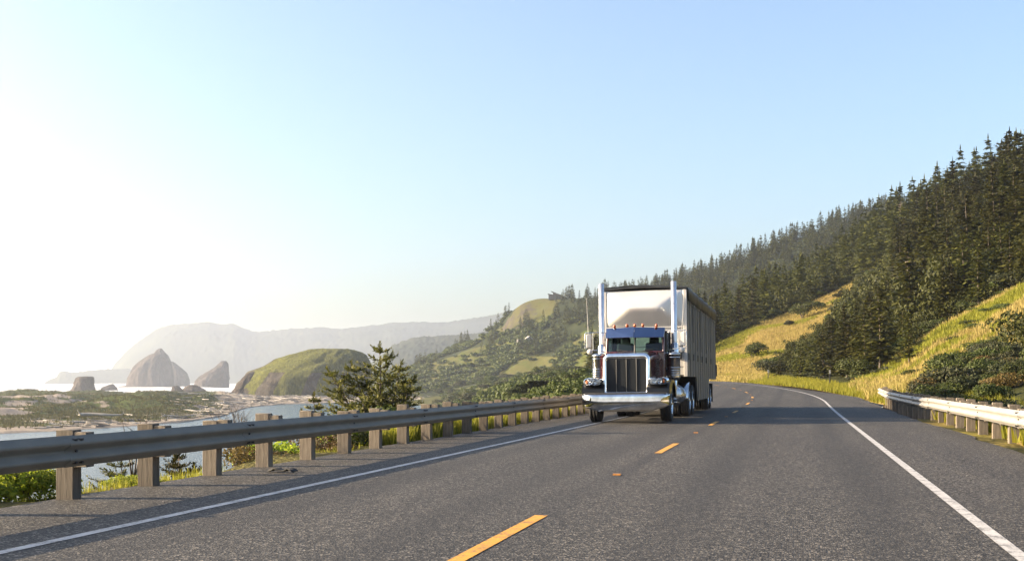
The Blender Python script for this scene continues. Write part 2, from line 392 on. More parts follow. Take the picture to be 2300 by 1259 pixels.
# water
def mat_water(name, deep, rough, s1, s2, bstr, foam):
    m, t, b = new_mat(name)
    n1 = noise(t, worldpos(t, (1, 1, 1), (0, 0, 0.5)), s1, 4, 0.6, 0.5); n2 = noise(t, worldpos(t, (1, 3, 1), (0, 0, 0.4)), s2, 3, 0.6)
    b.inputs['Roughness'].default_value = rough; b.inputs['IOR'].default_value = 1.33
    if foam:
        n3 = noise(t, worldpos(t, (0.0022, 0.0075, 1), (0, 0, 0.0)), 1.0, 9, 0.68, 0.8)
        n4 = noise(t, worldpos(t, (0.012, 0.05, 1)), 1.0, 6, 0.7, 0.5)
        ff = mapr(t, mathn(t, 'ADD', mathn(t, 'MULTIPLY', n3, 0.65), mathn(t, 'MULTIPLY', n4, 0.35)), 0.46, 0.56)
        t.links.new(mixc(t, ff, deep, (0.5, 0.51, 0.52)), b.inputs['Base Color'])
        t.links.new(mapr(t, ff, 0, 1, rough, 0.9), b.inputs['Roughness'])
    else:
        t.links.new(ramp(t, n2, [(0.3, deep), (0.7, tuple(x * 1.6 for x in deep))]), b.inputs['Base Color'])
    bump(t, b, mathn(t, 'ADD', n1, mathn(t, 'MULTIPLY', n2, 0.6)), bstr, 0.4); return m
M['sea'] = mat_water('sea_water', (0.03, 0.05, 0.06), 0.5, 0.06, 0.2, 0.9, True)
M['river'] = mat_water('river_water', (0.02, 0.036, 0.042), 0.16, 0.5, 1.6, 0.55, False)
M['foam'] = mat_plain('foam', (0.55, 0.56, 0.57), 0.9)

# ------------------------------------------------------------------ terrain sheets
WATER = -12.0
class Terrain:
    """a height field over rays that fan out from the road: columns of (distance, ground level) stations"""
    def __init__(s, cols, npx, nt, amp=0.0, nscale=20.0, oct=5, edge=True, extra=None, h=False):
        px = np.array([c[0] for c in cols], float); K = len(cols[0][1])
        Z = np.array([[q[0] for q in c[1]] for c in cols], float)
        H = np.array([[(q[1] if h else EYE + (HOR - q[1]) / FPX * q[0]) for q in c[1]] for c in cols], float)
        gx = np.linspace(px[0], px[-1], npx); tt = np.linspace(0, K - 1, nt)
        Zx = np.stack([np.interp(gx, px, Z[:, k]) for k in range(K)], 1)
        Hx = np.stack([np.interp(gx, px, H[:, k]) for k in range(K)], 1)
        # smooth across columns a little
        for A in (Zx, Hx):
            for _ in range(max(1, npx // 60)):
                A[1:-1] = (A[:-2] + 2 * A[1:-1] + A[2:]) / 4
        s.Z = np.stack([np.interp(tt, np.arange(K), Zx[i]) for i in range(npx)]); s.H = np.stack([np.interp(tt, np.arange(K), Hx[i]) for i in range(npx)])
        u = ((gx - 1150) / FPX)[:, None]
        s.X = s.Z * (-SA + u * CA); s.Y = s.Z * (CA + u * SA)
        if amp:
            a = amp * np.minimum(1, tt / 1.0)[None, :] if edge else amp
            s.H = s.H + a * fbm(s.X, s.Y, nscale, oct)
        if extra is not None: s.H = s.H + extra(s.X, s.Y, s.Z, gx[:, None] + 0 * s.Z, tt[None, :] + 0 * s.Z)
        s.gx = gx; s.tt = tt; s.npx = npx; s.nt = nt
        s.PX = np.repeat(gx[:, None], nt, 1); s.PY = HOR - (s.H - EYE) / s.Z * FPX
    def build(s, name, mat, attrs=None):
        V = np.stack([s.X, s.Y, s.H], -1).reshape(-1, 3)
        i = np.arange(s.npx - 1)[:, None] * s.nt + np.arange(s.nt - 1)[None, :]
        F = np.stack([i, i + s.nt, i + s.nt + 1, i + 1], -1).reshape(-1, 4)
        me = np_mesh(name, V, F, True, attrs)
        o = link_mesh(name, me, mat); o['kind'] = 'structure'; return o
    def scatter(s, n, dens, seed=0):
        """n points, area weighted times dens (npx,nt array); returns (n,3)"""
        r = np.random.RandomState(seed)
        V = np.stack([s.X, s.Y, s.H], -1)
        a = V[1:, :-1] - V[:-1, :-1]; b = V[:-1, 1:] - V[:-1, :-1]
        area = np.linalg.norm(np.cross(a[..., :2], b[..., :2])[..., None], axis=-1) if False else np.abs(a[..., 0] * b[..., 1] - a[..., 1] * b[..., 0])
        wgt = (area * (dens[1:, 1:] + dens[:-1, :-1]) / 2).ravel(); wgt = wgt / wgt.sum()
        k = r.choice(len(wgt), n, p=wgt); i, j = np.unravel_index(k, area.shape)
        fu, fv = r.rand(n, 1), r.rand(n, 1)
        p = V[i, j] * (1 - fu) * (1 - fv) + V[i + 1, j] * fu * (1 - fv) + V[i, j + 1] * (1 - fu) * fv + V[i + 1, j + 1] * fu * fv
        return p
def inpoly(px, py, poly):
    c = np.zeros(px.shape, bool); n = len(poly)
    for i in range(n):
        (x1, y1), (x2, y2) = poly[i], poly[(i + 1) % n]
        if y1 == y2: continue
        cond = ((y1 > py) != (y2 > py)) & (px < (x2 - x1) * (py - y1) / (y2 - y1) + x1)
        c ^= cond
    return c
def blur(A, n):
    A = A.astype(float)
    for _ in range(n):
        A[1:-1] = (A[:-2] + 2 * A[1:-1] + A[2:]) / 4; A[:, 1:-1] = (A[:, :-2] + 2 * A[:, 1:-1] + A[:, 2:]) / 4
    return A
def proj(p):
    p = np.asarray(p); z = -p[..., 0] * SA + p[..., 1] * CA; x = p[..., 0] * CA + p[..., 1] * SA
    return 1150 + FPX * x / z, HOR - FPX * (p[..., 2] - EYE) / z, z

# --- road path: straight, then bending left; rises gently to the bend
BEND, RAD = 60.0, 230.0
def rise(s):
    t = min(max((s - 40) / 110.0, 0), 1); return 1.14 * t * t * (3 - 2 * t)
def road_pt(s, off, dz=0.0):
    if s <= BEND: return Vector((off, s, rise(s) + dz))
    a = (s - BEND) / RAD
    return Vector((-RAD + (RAD + off) * math.cos(a), BEND + (RAD + off) * math.sin(a), rise(s) + dz))
S_LIST = [-25 + 2.0 * i for i in range(0, 150)]
def ribbon(name, offs, dz, mat, s0=None, s1=None, step=2.0):
    ss = np.arange(s0 if s0 is not None else -25, (s1 if s1 is not None else 270) + 1e-6, step)
    mb = MB(); mb.grid([[road_pt(s, o, dz + (d if isinstance(d, float) else 0)) for o, d in offs] for s in ss])
    return mb.build(name, mat, recalc=False)
LEFT_LINE, CENTRE, RIGHT_LINE = -5.46, -2.22, 1.52
# carriageway with ragged edges: vertices across
ss = np.arange(-25, 270.1, 0.5); offs = [None, -7.0, -5.6, -4.0, -2.2, -0.4, 1.4, 3.0, None]
rows = []
for s in ss:
    l = -7.46 - 0.10 * float(fbm(s, 3.0, 1.3, 3)) - 0.25 * max(0, min(1, (s - 44) / 20.0)); r = 3.72 + 0.14 * float(fbm(s, 40.0, 1.6, 3)) + 0.5 * max(0, min(1, (s - 66) / 10.0))
    o_ = [l] + offs[1:-1] + [r]
    rows.append([road_pt(s, q, -0.01 if i in (0, 8) else 0.0) for i, q in enumerate(o_)])
mb = MB(); mb.grid(rows); road = kind(mb.build('road', M['asphalt'], recalc=False), 'structure')
V0 = ribbon('edge_line', [(LEFT_LINE - .055, 0), (LEFT_LINE + .055, 0)], 0.004, M['line_white'], step=1.0); V0.parent = road
V0 = ribbon('edge_line', [(RIGHT_LINE - .055, 0), (RIGHT_LINE + .055, 0)], 0.004, M['line_white'], step=1.0); V0.parent = road
for k in range(-1, 16):
    s0 = 7.15 + 12.2 * k
    d = ribbon('centre_dash', [(CENTRE - .06, 0), (CENTRE + .06, 0)], 0.005, M['line_yellow'], s0, s0 + 3.05, 0.61); d.parent = road
M['marker'] = mat_plain('marker_amber', (0.26, 0.11, 0.015), 0.4, var=0.25, scale=30)
mk0 = None
for k in range(-1, 12):
    for q in (0.5,) if k > 0 else (0.5,):
        s0 = 7.15 + 3.05 + 12.2 * k + 9.15 * q
        mb = MB(); p = road_pt(s0, CENTRE)
        mb.extrude([(-.05, 0), (.05, 0), (.03, .018), (-.03, .018)], 'x', -.05, .05)
        d = mb.build('pavement_marker', M['marker'], road); d.location = p + Vector((0, 0, .002))
# torn tyre scrap on the shoulder
mb = MB()
rg = random.Random(3)
A = []
for i in range(9):
    row = []
    for j in range(4):
        row.append((-.2 + .05 * i + rg.uniform(-.012, .012), -.06 + .04 * j + rg.uniform(-.015, .015), .012 + .035 * math.sin(i * .75) ** 2 + rg.uniform(0, .015)))
    A.append(row)
mb.grid(A); o = mb.build('tyre_scrap', M['rubber']); md = o.modifiers.new('s', 'SOLIDIFY'); md.thickness = .012
o.location = P(636, 1060, 15.3); o.location.z = .004; o.rotation_euler.z = -.2
tag(o, 'flat torn scrap of black tyre on the left shoulder', 'tyre scrap')

# --- right hillside
hill_cols = [
 (1330, [(190, 857), (215, 846), (260, 838), (320, 832), (400, 830), (470, 830), (520, 834), (560, 838)]),
 (1500, [(170, 857), (195, 846), (240, 815), (290, 790), (340, 772), (390, 765), (430, 765), (480, 775)]),
 (1620, [(135, 857), (165, 847), (200, 812), (240, 780), (280, 752), (320, 736), (360, 730), (420, 735)]),
 (1700, [(112, 862), (140, 853), (180, 815), (220, 770), (260, 730), (300, 704), (340, 692), (400, 696)]),
 (1780, [(92, 868), (115, 860), (150, 836), (195, 785), (240, 735), (290, 690), (350, 655), (410, 656)]),
 (1850, [(80, 878), (98, 868), (135, 842), (180, 785), (240, 715), (310, 655), (390, 615), (450, 616)]),
 (1960, [(62, 904), (75, 880), (100, 852), (140, 815), (200, 730), (280, 635), (390, 545), (460, 545)]),
 (2100, [(35, 943), (52, 905), (80, 832), (115, 745), (165, 655), (240, 565), (340, 482), (420, 482)]),
 (2300, [(21, 1003), (34, 935), (58, 830), (85, 725), (120, 630), (180, 520), (270, 415), (340, 410)]),
 (2600, [(14, 1075), (22, 970), (42, 820), (65, 690), (95, 560), (150, 430), (220, 340), (290, 340)]),
 (3300, [(8.6, 1221), (14, 1010), (26, 780), (45, 600), (75, 470), (120, 360), (180, 300), (240, 300)]),
]
TR = Terrain(hill_cols, 300, 200, 0.9, 22, 5)
g1 = inpoly(TR.PX, TR.PY, [(1560, 870), (1560, 800), (1612, 772), (1700, 728), (1800, 690), (1900, 640), (1962, 612), (1968, 625), (1930, 668), (1880, 712), (1820, 752), (1765, 795), (1730, 835), (1705, 858)])
g2 = inpoly(TR.PX, TR.PY, [(1905, 872), (1960, 838), (2040, 785), (2110, 735), (2170, 705), (2240, 668), (2320, 630), (2500, 540), (3300, 400), (3300, 700), (2500, 700), (2330, 745), (2255, 790), (2200, 805), (2110, 850), (2030, 890), (1950, 900)])
toe = (TR.tt[None, :] + 0 * TR.Z) < 1.25
GR = blur((g1 | g2 | toe).astype(float), 2)
# scrubby green streaks inside the grass slopes
lime = np.clip(fbm(TR.X, TR.Y, 9, 4) * 1.6 + 0.1, 0, 1)
TR.build('hillside', M['hill'], {'grass': GR})

# --- wooded ridge behind, from the house hill to the far right
ridge_cols = [
 (840, [(930, 894), (960, 884), (990, 872), (1030, 860), (1080, 850), (1150, 850)]),
 (930, [(900, 891), (940, 858), (980, 840), (1030, 829), (1090, 824), (1160, 830)]),
 (1000, [(880, 886), (920, 848), (965, 824), (1020, 802), (1080, 790), (1150, 794)]),
 (1060, [(860, 880), (905, 840), (950, 808), (1010, 782), (1075, 764), (1140, 768)]),
 (1125, [(840, 876), (890, 828), (940, 790), (1000, 758), (1060, 733), (1130, 738)]),
 (1145, [(835, 874), (885, 822), (935, 778), (990, 738), (1035, 705), (1110, 712)]),
 (1180, [(830, 872), (880, 812), (930, 764), (985, 716), (1030, 680), (1100, 686)]),
 (1210, [(825, 872), (875, 808), (925, 760), (980, 708), (1030, 671), (1100, 676)]),
 (1265, [(800, 870), (850, 802), (900, 755), (950, 706), (1010, 669), (1080, 676)]),
 (1340, [(760, 868), (810, 796), (860, 745), (915, 700), (980, 665), (1050, 672)]),
 (1450, [(700, 866), (750, 800), (805, 745), (865, 690), (930, 655), (1000, 662)]),
 (1550, [(640, 866), (695, 790), (755, 720), (815, 662), (880, 625), (950, 632)]),
 (1620, [(620, 866), (680, 775), (740, 700), (805, 645), (870, 610), (940, 616)]),
 (1720, [(600, 866), (660, 755), (725, 670), (790, 605), (855, 560), (930, 566)]),
 (1800, [(590, 866), (650, 745), (715, 655), (780, 580), (850, 535), (930, 541)]),
 (1890, [(580, 866), (640, 735), (705, 640), (770, 555), (840, 502), (930, 508)]),
 (1990, [(570, 866), (630, 730), (700, 620), (765, 535), (835, 482), (930, 488)]),
 (2400, [(560, 866), (620, 720), (690, 600), (755, 500), (825, 430), (930, 436)]),
]
TG = Terrain(ridge_cols, 320, 110, 3.2, 60, 5)
def el(px, py, cx, cy, rx, ry): return np.exp(-(((px - cx) / rx) ** 2 + ((py - cy) / ry) ** 2))
ggr = inpoly(TG.PX, TG.PY, [(1130, 735), (1160, 690), (1210, 662), (1262, 664), (1250, 690), (1235, 710), (1220, 735), (1200, 730), (1190, 715), (1150, 738), (1110, 750), (1060, 772), (1050, 765)]).astype(float)
low = ((TG.PY > 800 + 0.0 * TG.PX) & (TG.PX < 1330)).astype(float) * (fbm(TG.X, TG.Y, 45, 4) > -0.12)
low2 = ((TG.PY > 740 + (1330 - TG.PX) * 0.14) & (TG.PX < 1340)).astype(float) * (fbm(TG.X + 300, TG.Y, 40, 4) > 0.02)
RG = np.clip(blur(ggr + low + low2, 3), 0, 1)
RK = blur(inpoly(TG.PX, TG.PY, [(1112, 752), (1135, 725), (1150, 698), (1180, 678), (1205, 682), (1207, 705), (1192, 728), (1165, 742), (1140, 750)]), 2) * .62
TG.build('wooded_ridge', M['ridge'], {'grass': RG, 'rock': RK})
# bare rock face below the house hill's crest
# --- scrubland on the left beyond the guardrail
scrub_cols = [
 (860, [(640, 909), (720, 902), (800, 896), (880, 892), (960, 890), (1040, 886)]),
 (1000, [(300, 985), (500, 921), (680, 899), (780, 887), (860, 876), (960, 868)]),
 (1080, [(110, 1010), (250, 945), (420, 899), (600, 876), (740, 862), (900, 858)]),
 (1160, [(60, 955), (120, 925), (230, 892), (380, 870), (580, 855), (860, 850)]),
 (1250, [(50, 925), (80, 905), (150, 878), (280, 858), (480, 845), (800, 838)]),
 (1330, [(49, 918), (70, 900), (130, 870), (250, 852), (450, 842), (760, 836)]),
 (1450, [(70, 900), (95, 885), (150, 866), (260, 852), (450, 842), (720, 836)]),
]
TS = Terrain(scrub_cols, 160, 120, 1.6, 40, 5)
SG = np.clip(0.55 + 0.9 * fbm(TS.X, TS.Y, 30, 4), 0, 1)
TS.build('scrubland', M['ridge'], {'grass': SG})

# --- near left bank falling to the river
ys = np.concatenate([np.arange(-14, 62, 0.5)]); xs = [-7.2, -7.6, -8.2, -9.0, -10.2, -12.0, -15, -20, -27, -36]; zs = [-.05, -.06, -.12, -.35, -1.0, -2.4, -4.8, -8.5, -12.3, -13.0]
A = []
for y in ys:
    row = []
    for x, z in zip(xs, zs):
        k = max(0, min(1, (y - 40) / 20.0)); zz = z * (1 - .5 * k) + rise(y) * (x > -9)
        row.append((x, y, zz + (0.25 * float(fbm(x, y, 2.5, 3)) * min(1, (-7.3 - x) / 1.0) if x < -7.3 else 0)))
    A.append(row)
mb = MB(); mb.grid(A); ob = kind(mb.build('river_bank', M['bank'], recalc=False), 'structure')
a = ob.data.attributes.new('grass', 'FLOAT', 'POINT'); a.data.foreach_set('value', np.full(len(ob.data.vertices), 0.5, np.float32))
# verge behind the right guardrail and below the road so nothing gapes from the side
mb = MB(); mb.grid([[(3.3, y, -.03 + rise(y)), (4.6, y, -.02 + rise(y)), (6.0, y, .12 + rise(y)), (8.5, y, 0.7 + rise(y)), (14, y, 2.6 + rise(y))] for y in np.arange(-14, 40, 1.0)])
ob = kind(mb.build('verge', M['hill'], recalc=False), 'structure')
a = ob.data.attributes.new('grass', 'FLOAT', 'POINT'); a.data.foreach_set('value', np.full(len(ob.data.vertices), 0.45, np.float32))

# --- water
def fan(name, z0, z1, p0, p1, h, mat, n=40, m=60):
    gz = np.geomspace(z0, z1, m); gx = np.linspace(p0, p1, n)
    A = [[Pz(px, z, h) for px in gx] for z in gz]
    mb = MB(); mb.grid(A); return kind(mb.build(name, mat, recalc=False), 'structure')
fan('sea', 560, 24000, -5000, 3600, WATER, M['sea'])
fan('river', 14, 950, -5000, 1260, WATER + 0.12, M['river'])
# surf: long broken crests of foam
r = np.random.RandomState(11); V = []; F = []
for k in range(230):
    z = 1010 * (4.2 ** (r.rand() ** 1.2)); px = r.uniform(-500, 620); L = r.uniform(15, 130) * (z / 1500); hgt = r.uniform(.35, 1.3) * (0.6 + z / 3000)
    c0 = Pz(px, z, WATER); n = 14; d = Vector((CA, SA, 0)); nrm = Vector((-SA, CA, 0)); ph = r.uniform(0, 6)
    b0 = len(V)
    for i in range(n):
        t_ = i / (n - 1); env = math.sin(math.pi * t_) ** .6; q = c0 + d * (L * (t_ - .5)) + nrm * (6 * math.sin(t_ * 5 + ph) + r.uniform(-1, 1))
        hh = hgt * env * r.uniform(.6, 1.1)
        V += [q - nrm * (2.5 + 3 * env) + Vector((0, 0, .02)), q - nrm * .6 + Vector((0, 0, hh)), q + nrm * 2.5 + Vector((0, 0, .02))]
        if i: 
            a0 = b0 + 3 * (i - 1); F += [(a0, a0 + 3, a0 + 4, a0 + 1), (a0 + 1, a0 + 4, a0 + 5, a0 + 2)]
o = link_mesh('surf', np_mesh('surf', np.array(V), np.array(F), True), M['foam']); kind(o, 'stuff', 'white foaming surf breaking on the sea beyond the dunes', 'surf')

# --- dunes and beach
dz = lambda y: 13.2 * FPX / (y - HOR)
dune_pts = [(-500, 1010), (-200, 990), (0, 974), (160, 967), (300, 957), (420, 948), (500, 936), (560, 915), (640, 908), (760, 904), (900, 901), (1000, 899), (1150, 894)]
far_z = lambda px: 1000 + 50 * math.sin(px / 60.0)
cols = []
for px, y in dune_pts:
    z0 = dz(y); z1 = far_z(px)
    cols.append((px, [(z0 - 10, WATER - 1.2), (z0 + 2, WATER + .45), (z0 + (z1 - z0) * .12, WATER + 1.1), (z0 + (z1 - z0) * .3, WATER + 1.6), (z0 + (z1 - z0) * .55, WATER + 1.9), (z0 + (z1 - z0) * .8, WATER + 1.5), (z1 - 20, WATER + .5), (z1 + 45, WATER - .8)]))
def dune_extra(X, Y, Z, PX, T):
    msk = np.clip((T - 1.6) / 1.0, 0, 1) * np.clip((6.0 - T) / .8, 0, 1) * np.clip((600 - PX) / 160, 0, 1)
    bumps = np.clip(fbm(X, Y, 30, 3) + .05, 0, 1) ** .8 * 6.0 + np.abs(fbm(X + 99, Y, 9, 3)) * 1.5
    return msk * bumps + 0.25 * fbm(X, Y, 6, 3) * (T > 0.8)
TD = Terrain(cols, 420, 190, 0, extra=dune_extra, h=True)
Tm = TD.tt[None, :] + 0 * TD.Z
veg = np.clip(1.0 - np.clip((fbm(TD.X + 55, TD.Y, 34, 4) - .24) * 4, 0, 1), 0, 1) * np.clip((Tm - 1.05) / .5, 0, 1) * np.clip((5.9 - Tm) / .5, 0, 1) * np.clip((530 - TD.PX) / 90, 0, 1)
sandy = el(TD.PX, TD.PY, 40, 905, 45, 9) + el(TD.PX, TD.PY, 230, 908, 22, 8) + el(TD.PX, TD.PY, 10, 925, 25, 6) + el(TD.PX, TD.PY, 150, 899, 60, 5)
veg = np.clip(veg - .9 * sandy, 0, 1)
TD.build('beach', M['dune'], {'grass': veg})

# --- far headlands
def headland(name, pts, z, depth, jag, toe_y=None, npx=420):
    cols = []
    for px, y in pts:
        ty = HOR + 13.2 * FPX / (z - depth) + 1.5
        cols.append((px, [(z - depth, ty), (z - depth * .6, ty + (y - ty) * .45), (z - depth * .25, ty + (y - ty) * .82), (z, y), (z + depth * .4, y + 4), (z + depth, y + (ty - y) * .5)]))
    def ex(X, Y, Z, PX, T):
        t_ = np.clip(T, 0, 1)
        return t_ * (jag * 1.2 * fbm(X, Y, z * .05, 5) + jag * np.abs(fbm(X * 1.0, Y, z * .004, 2)))
    t_ = Terrain(cols, npx, 60, 0, extra=ex); return t_.build(name, M['headland'], {'grass': np.zeros_like(t_.Z)})
headland('headland', [(236, 857), (252, 827), (265, 810), (300, 777), (330, 757), (352, 742), (385, 731), (420, 729), (470, 725), (500, 731), (525, 727), (546, 737), (580, 746), (640, 741), (700, 737), (760, 741), (830, 731), (860, 730), (875, 725), (950, 725), (1000, 725), (1050, 718), (1100, 711), (1160, 699), (1300, 690), (1500, 700)], 5200, 900, 9)
headland('far_point', [(100, 861), (112, 853), (128, 848), (132, 836), (148, 833), (160, 838), (200, 832), (250, 829), (285, 829), (330, 838), (400, 858)], 4200, 200, 4, npx=200)
headland('hazy_hill', [(800, 845), (850, 805), (880, 779), (930, 762), (1000, 756), (1060, 753), (1130, 742), (1300, 735), (1500, 740)], 2600, 500, 7, npx=220)

# --- sea rocks: stacked rings that follow each rock's own outline
def rock(name, z, prof, mat, label, cat='rock', depth=0.75, namp=0.05, nh=44, na=88, grassf=None, base=WATER, seed=0, group=None, yaw=0.0):
    """prof: list of (screen y, left x, right x) from base to top"""
    ys = np.array([p[0] for p in prof], float); tt = np.linspace(0, 1, len(prof)); T = np.linspace(0, 1, nh)
    Yy = np.interp(T, tt, ys); L = np.interp(T, tt, [p[1] for p in prof]); Rr = np.interp(T, tt, [p[2] for p in prof])
    cx0 = (prof[0][1] + prof[0][2]) / 2
    org = Pz(cx0, z, base); rgt = Vector((CA, SA, 0)); fwd = Vector((-SA, CA, 0))
    V = []; G = []
    wmax = (Rr - L).max() / FPX * z / 2
    for i in range(nh):
        h = (HOR - Yy[i]) / FPX * z + EYE - base
        if i == 0: h = -1.5
        c = ((L[i] + Rr[i]) / 2 - cx0) / FPX * z; hw = max((Rr[i] - L[i]) / FPX * z / 2, .2)
        for j in range(na):
            a_ = 2 * math.pi * j / na
            k = 1 + namp * (2.0 * float(fbm(math.cos(a_) * 3 + seed * 7.7, math.sin(a_) * 3 + T[i] * 5, 1.0, 4)) + 2.6 * abs(float(fbm(math.cos(a_) * 7 + seed * 3.1 + T[i] * 2, math.sin(a_) * 7 - T[i] * 3, 1.0, 3))) - .8)
            lx, ly = c + hw * math.cos(a_) * (1 if abs(math.cos(a_)) > .995 else k), hw * depth * math.sin(a_) * k
            V.append((lx, ly, h + (namp * wmax * .35 * float(fbm(a_ * 2.0, T[i] * 8 + seed, .8, 3)) if 0 < i < nh - 1 else 0)))
            G.append(grassf(T[i], math.cos(a_), math.sin(a_)) if grassf else 0.0)
    V.append((float(V[-1][0]) * 0 + sum(v[0] for v in V[-na:]) / na, 0, V[-1][2] + .3)); G.append(G[-1])
    i = np.arange(nh - 1)[:, None] * na; j = np.arange(na)[None, :]; j2 = (j + 1) % na
    F = np.stack([i + j, i + j2, i + na + j2, i + na + j], -1).reshape(-1, 4).tolist()
    F += [((nh - 1) * na + q, (nh - 1) * na + (q + 1) % na, nh * na) for q in range(na)]
    me = bpy.data.meshes.new(name); me.from_pydata(V, [], F); me.polygons.foreach_set('use_smooth', [True] * len(F))
    at = me.attributes.new('grass', 'FLOAT', 'POINT'); at.data.foreach_set('value', np.array(G, np.float32)); me.update()
    o = link_mesh(name, me, mat); o.location = org; o.rotation_euler.z = YAW
    return tag(o, label, cat, group)
def dome_grass(t, cx, sy): return 0.85 if t > 0.72 else (.05 + .5 * t if (t < .4 and math.sin(cx * 11 + sy * 7) > .55) else 0.15 + (0.8 if t > 0.04 + 0.32 * max(0, -cx - .35) + .06 * math.sin(sy * 9) else 0) * (1.0 if cx > -.93 else .3))
rock('rock_dome', 860, [(896, 516, 834), (888, 519, 834), (866, 532, 834), (850, 546, 834), (834, 563, 836), (822, 592, 834), (808, 618, 828), (797, 648, 820), (789, 676, 808), (785, 700, 795), (783, 722, 775)], M['rock_dome'], 'grass covered rock dome standing at the end of the driftwood beach', depth=.6, namp=.05, grassf=dome_grass, nh=48, na=96, seed=1)
rock('rock_spur', 850, [(894, 515, 600), (886, 518, 596), (868, 530, 592), (850, 543, 585), (838, 556, 580), (834, 564, 574)], M['rock'], 'bare dark rock spur at the left foot of the grassy dome', depth=.9, namp=.09, seed=8)
rock('sea_stack', 2150, [(869, 262, 398), (866, 283, 392), (852, 286, 390), (838, 292, 389), (826, 297, 387), (815, 308, 385), (804, 322, 381), (797, 334, 377), (793, 346, 373), (787, 350, 367), (782, 357, 363)], M['rock'], 'tallest sea stack with a pointed peak standing in the surf', depth=.6, namp=.07, seed=2)
rock('sea_stack', 2350, [(868, 366, 427), (852, 370, 426), (838, 374, 420), (826, 376, 408), (815, 378, 394), (811, 380, 386)], M['rock'], 'paler rounded sea stack behind the tall pointed one', depth=.7, namp=.06, seed=3)
rock('sea_stack', 2000, [(868, 436, 513), (856, 438, 514), (846, 447, 514), (836, 462, 514), (826, 480, 514), (816, 491, 513), (810, 497, 508)], M['rock'], 'slanted sea stack with an upright right face left of the dome', depth=.6, namp=.05, seed=4)
rock('sea_stack', 1250, [(881, 155, 213), (876, 160, 213), (866, 166, 212), (856, 169, 211), (848, 171, 211), (845, 178, 207)], M['rock'], 'squat block shaped rock standing alone in the surf', depth=.9, namp=.05, seed=5)
rock('low_rock', 1500, [(876, 226, 264), (870, 229, 262), (866, 238, 258), (862, 249, 255)], M['rock'], 'low wave washed rock between the block and the tall stack', depth=.6, namp=.1, seed=6)
rock('low_rock', 1180, [(884, 382, 415), (876, 385, 412), (868, 387, 404), (866, 390, 400)], M['rock'], 'small steep rock at the left end of the low beach rocks', depth=.7, namp=.1, seed=7)
rock('low_rock', 1200, [(883, 402, 468), (874, 410, 460), (868, 416, 448), (864, 424, 440)], M['rock'], 'low brown rock lying on the beach below the slanted stack', depth=.6, namp=.1, seed=9)

# ------------------------------------------------------------------ guardrails
def wbeam_profile(h0):      # (out, up) points of the folded steel face, 'out' towards the road
    return [(0.0, h0), (.012, h0 + .012), (.02, h0 + .03), (.078, h0 + .062), (.083, h0 + .08), (.078, h0 + .10), (.016, h0 + .138), (.012, h0 + .156), (.016, h0 + .174), (.078, h0 + .212), (.083, h0 + .232), (.078, h0 + .25), (.02, h0 + .282), (.012, h0 + .30), (0.0, h0 + .312)]
def make_guardrail(label, path, side, s0, s1, sp, h0, mat, first_post, flare=0.0):
    """side=+1: rail faces +X (stands on the left of the road)"""
    root = empty('guardrail', path(s0)); tag(root, label, 'guardrail')
    L = root.location.copy()
    prof = wbeam_profile(h0)
    def at(s, out, up):
        p = path(s); q = path(s + .05); d = (q - p); d.z = 0; d.normalize(); n = Vector((d.y, -d.x, 0)) * side
        return p + n * out + Vector((0, 0, up)) - L
    # rail panels, lapped at every fourth post
    s = s0; k = 0
    while s < s1 - .5:
        e = min(s + sp * 2.5, s1); mb = MB(); ss_ = np.linspace(s - .16, e, 9)
        jj = rgr.uniform(-.006, .006); j2 = rgr.uniform(-.01, .01)
        for a_, th in ((0, 0), (1, .0045)):
            mb.grid([[at(x, .255 + o_ + .004 * (1 - i_ / 8.0) - th, u_ + jj + j2 * i_ / 8.0) for o_, u_ in prof] for i_, x in enumerate(ss_)])
        for x_ in (s - .16, e):
            i_ = 0 if x_ < e else 8
            mb.add([at(x_, .255 + o_ + .004 * (1 - i_ / 8.0) - th, u_ + jj + j2 * i_ / 8.0) for th in (0, .0045) for o_, u_ in prof], [(i, i + 1, i + 16, i + 15) for i in range(14)])
        pan = mb.build('rail_panel', mat, root, recalc=False)
        if k == 0: mbb = MB()
        for (ds, up) in ((-.05, .04), (-.05, .272), (.05, .04), (.05, .272), (0, .156)):
            c_ = at(s + ds, .255 + .03, h0 + up); d_ = at(s + ds, .275 + (.05 if up != .156 else .016), h0 + up)
            mbb.tube([c_, d_ + (d_ - c_).normalized() * .012], .014, 7)
        s = e; k += 1
    mbb.build('splice_bolts', M['steel_dark'], root)['kind'] = 'stuff'
    pm = None; bmk = None; ph = h0 + .37
    s = first_post
    while s < s1:
        p = at(s, 0, 0); rot = math.atan2((path(s + .05) - path(s)).y, (path(s + .05) - path(s)).x) - math.pi / 2
        if pm is None:
            mb = MB(); mb.box((0, 0, ph / 2 - .5), (.20, .15, ph + 1.0)); o = mb.build('post', M['post_wood'], root, bevel=.006, seg=1); pm = o
            mb = MB(); mb.box((0, 0, 0), (.15, .14, .36)); ob_ = mb.build('spacer_block', M['post_wood'], root, bevel=.006, seg=1); bmk = ob_
        else:
            o = pm.copy(); COL.objects.link(o); ob_ = bmk.copy(); COL.objects.link(ob_)
        o.location = p + Vector((0, 0, rgr.uniform(-.03, .03))); o.rotation_euler = (rgr.uniform(-.015, .015), rgr.uniform(-.012, .012), rot + rgr.uniform(-.03, .03))
        ob_.location = at(s, .178, h0 + .165 + rgr.uniform(-.02, .025)); ob_.rotation_euler = (0, 0, rot + rgr.uniform(-.02, .02))
        s += sp
    return root
rgr = random.Random(21)
left_path = lambda s: Vector((-7.3 - .007 * max(0, s - 12) - .02 * max(0, s - 46), s, rise(s)))
make_guardrail('long grey steel guardrail on timber posts along the river side', left_path, 1, 2.6, 84, 1.53, .355, M['steel_galv'], 4.43)
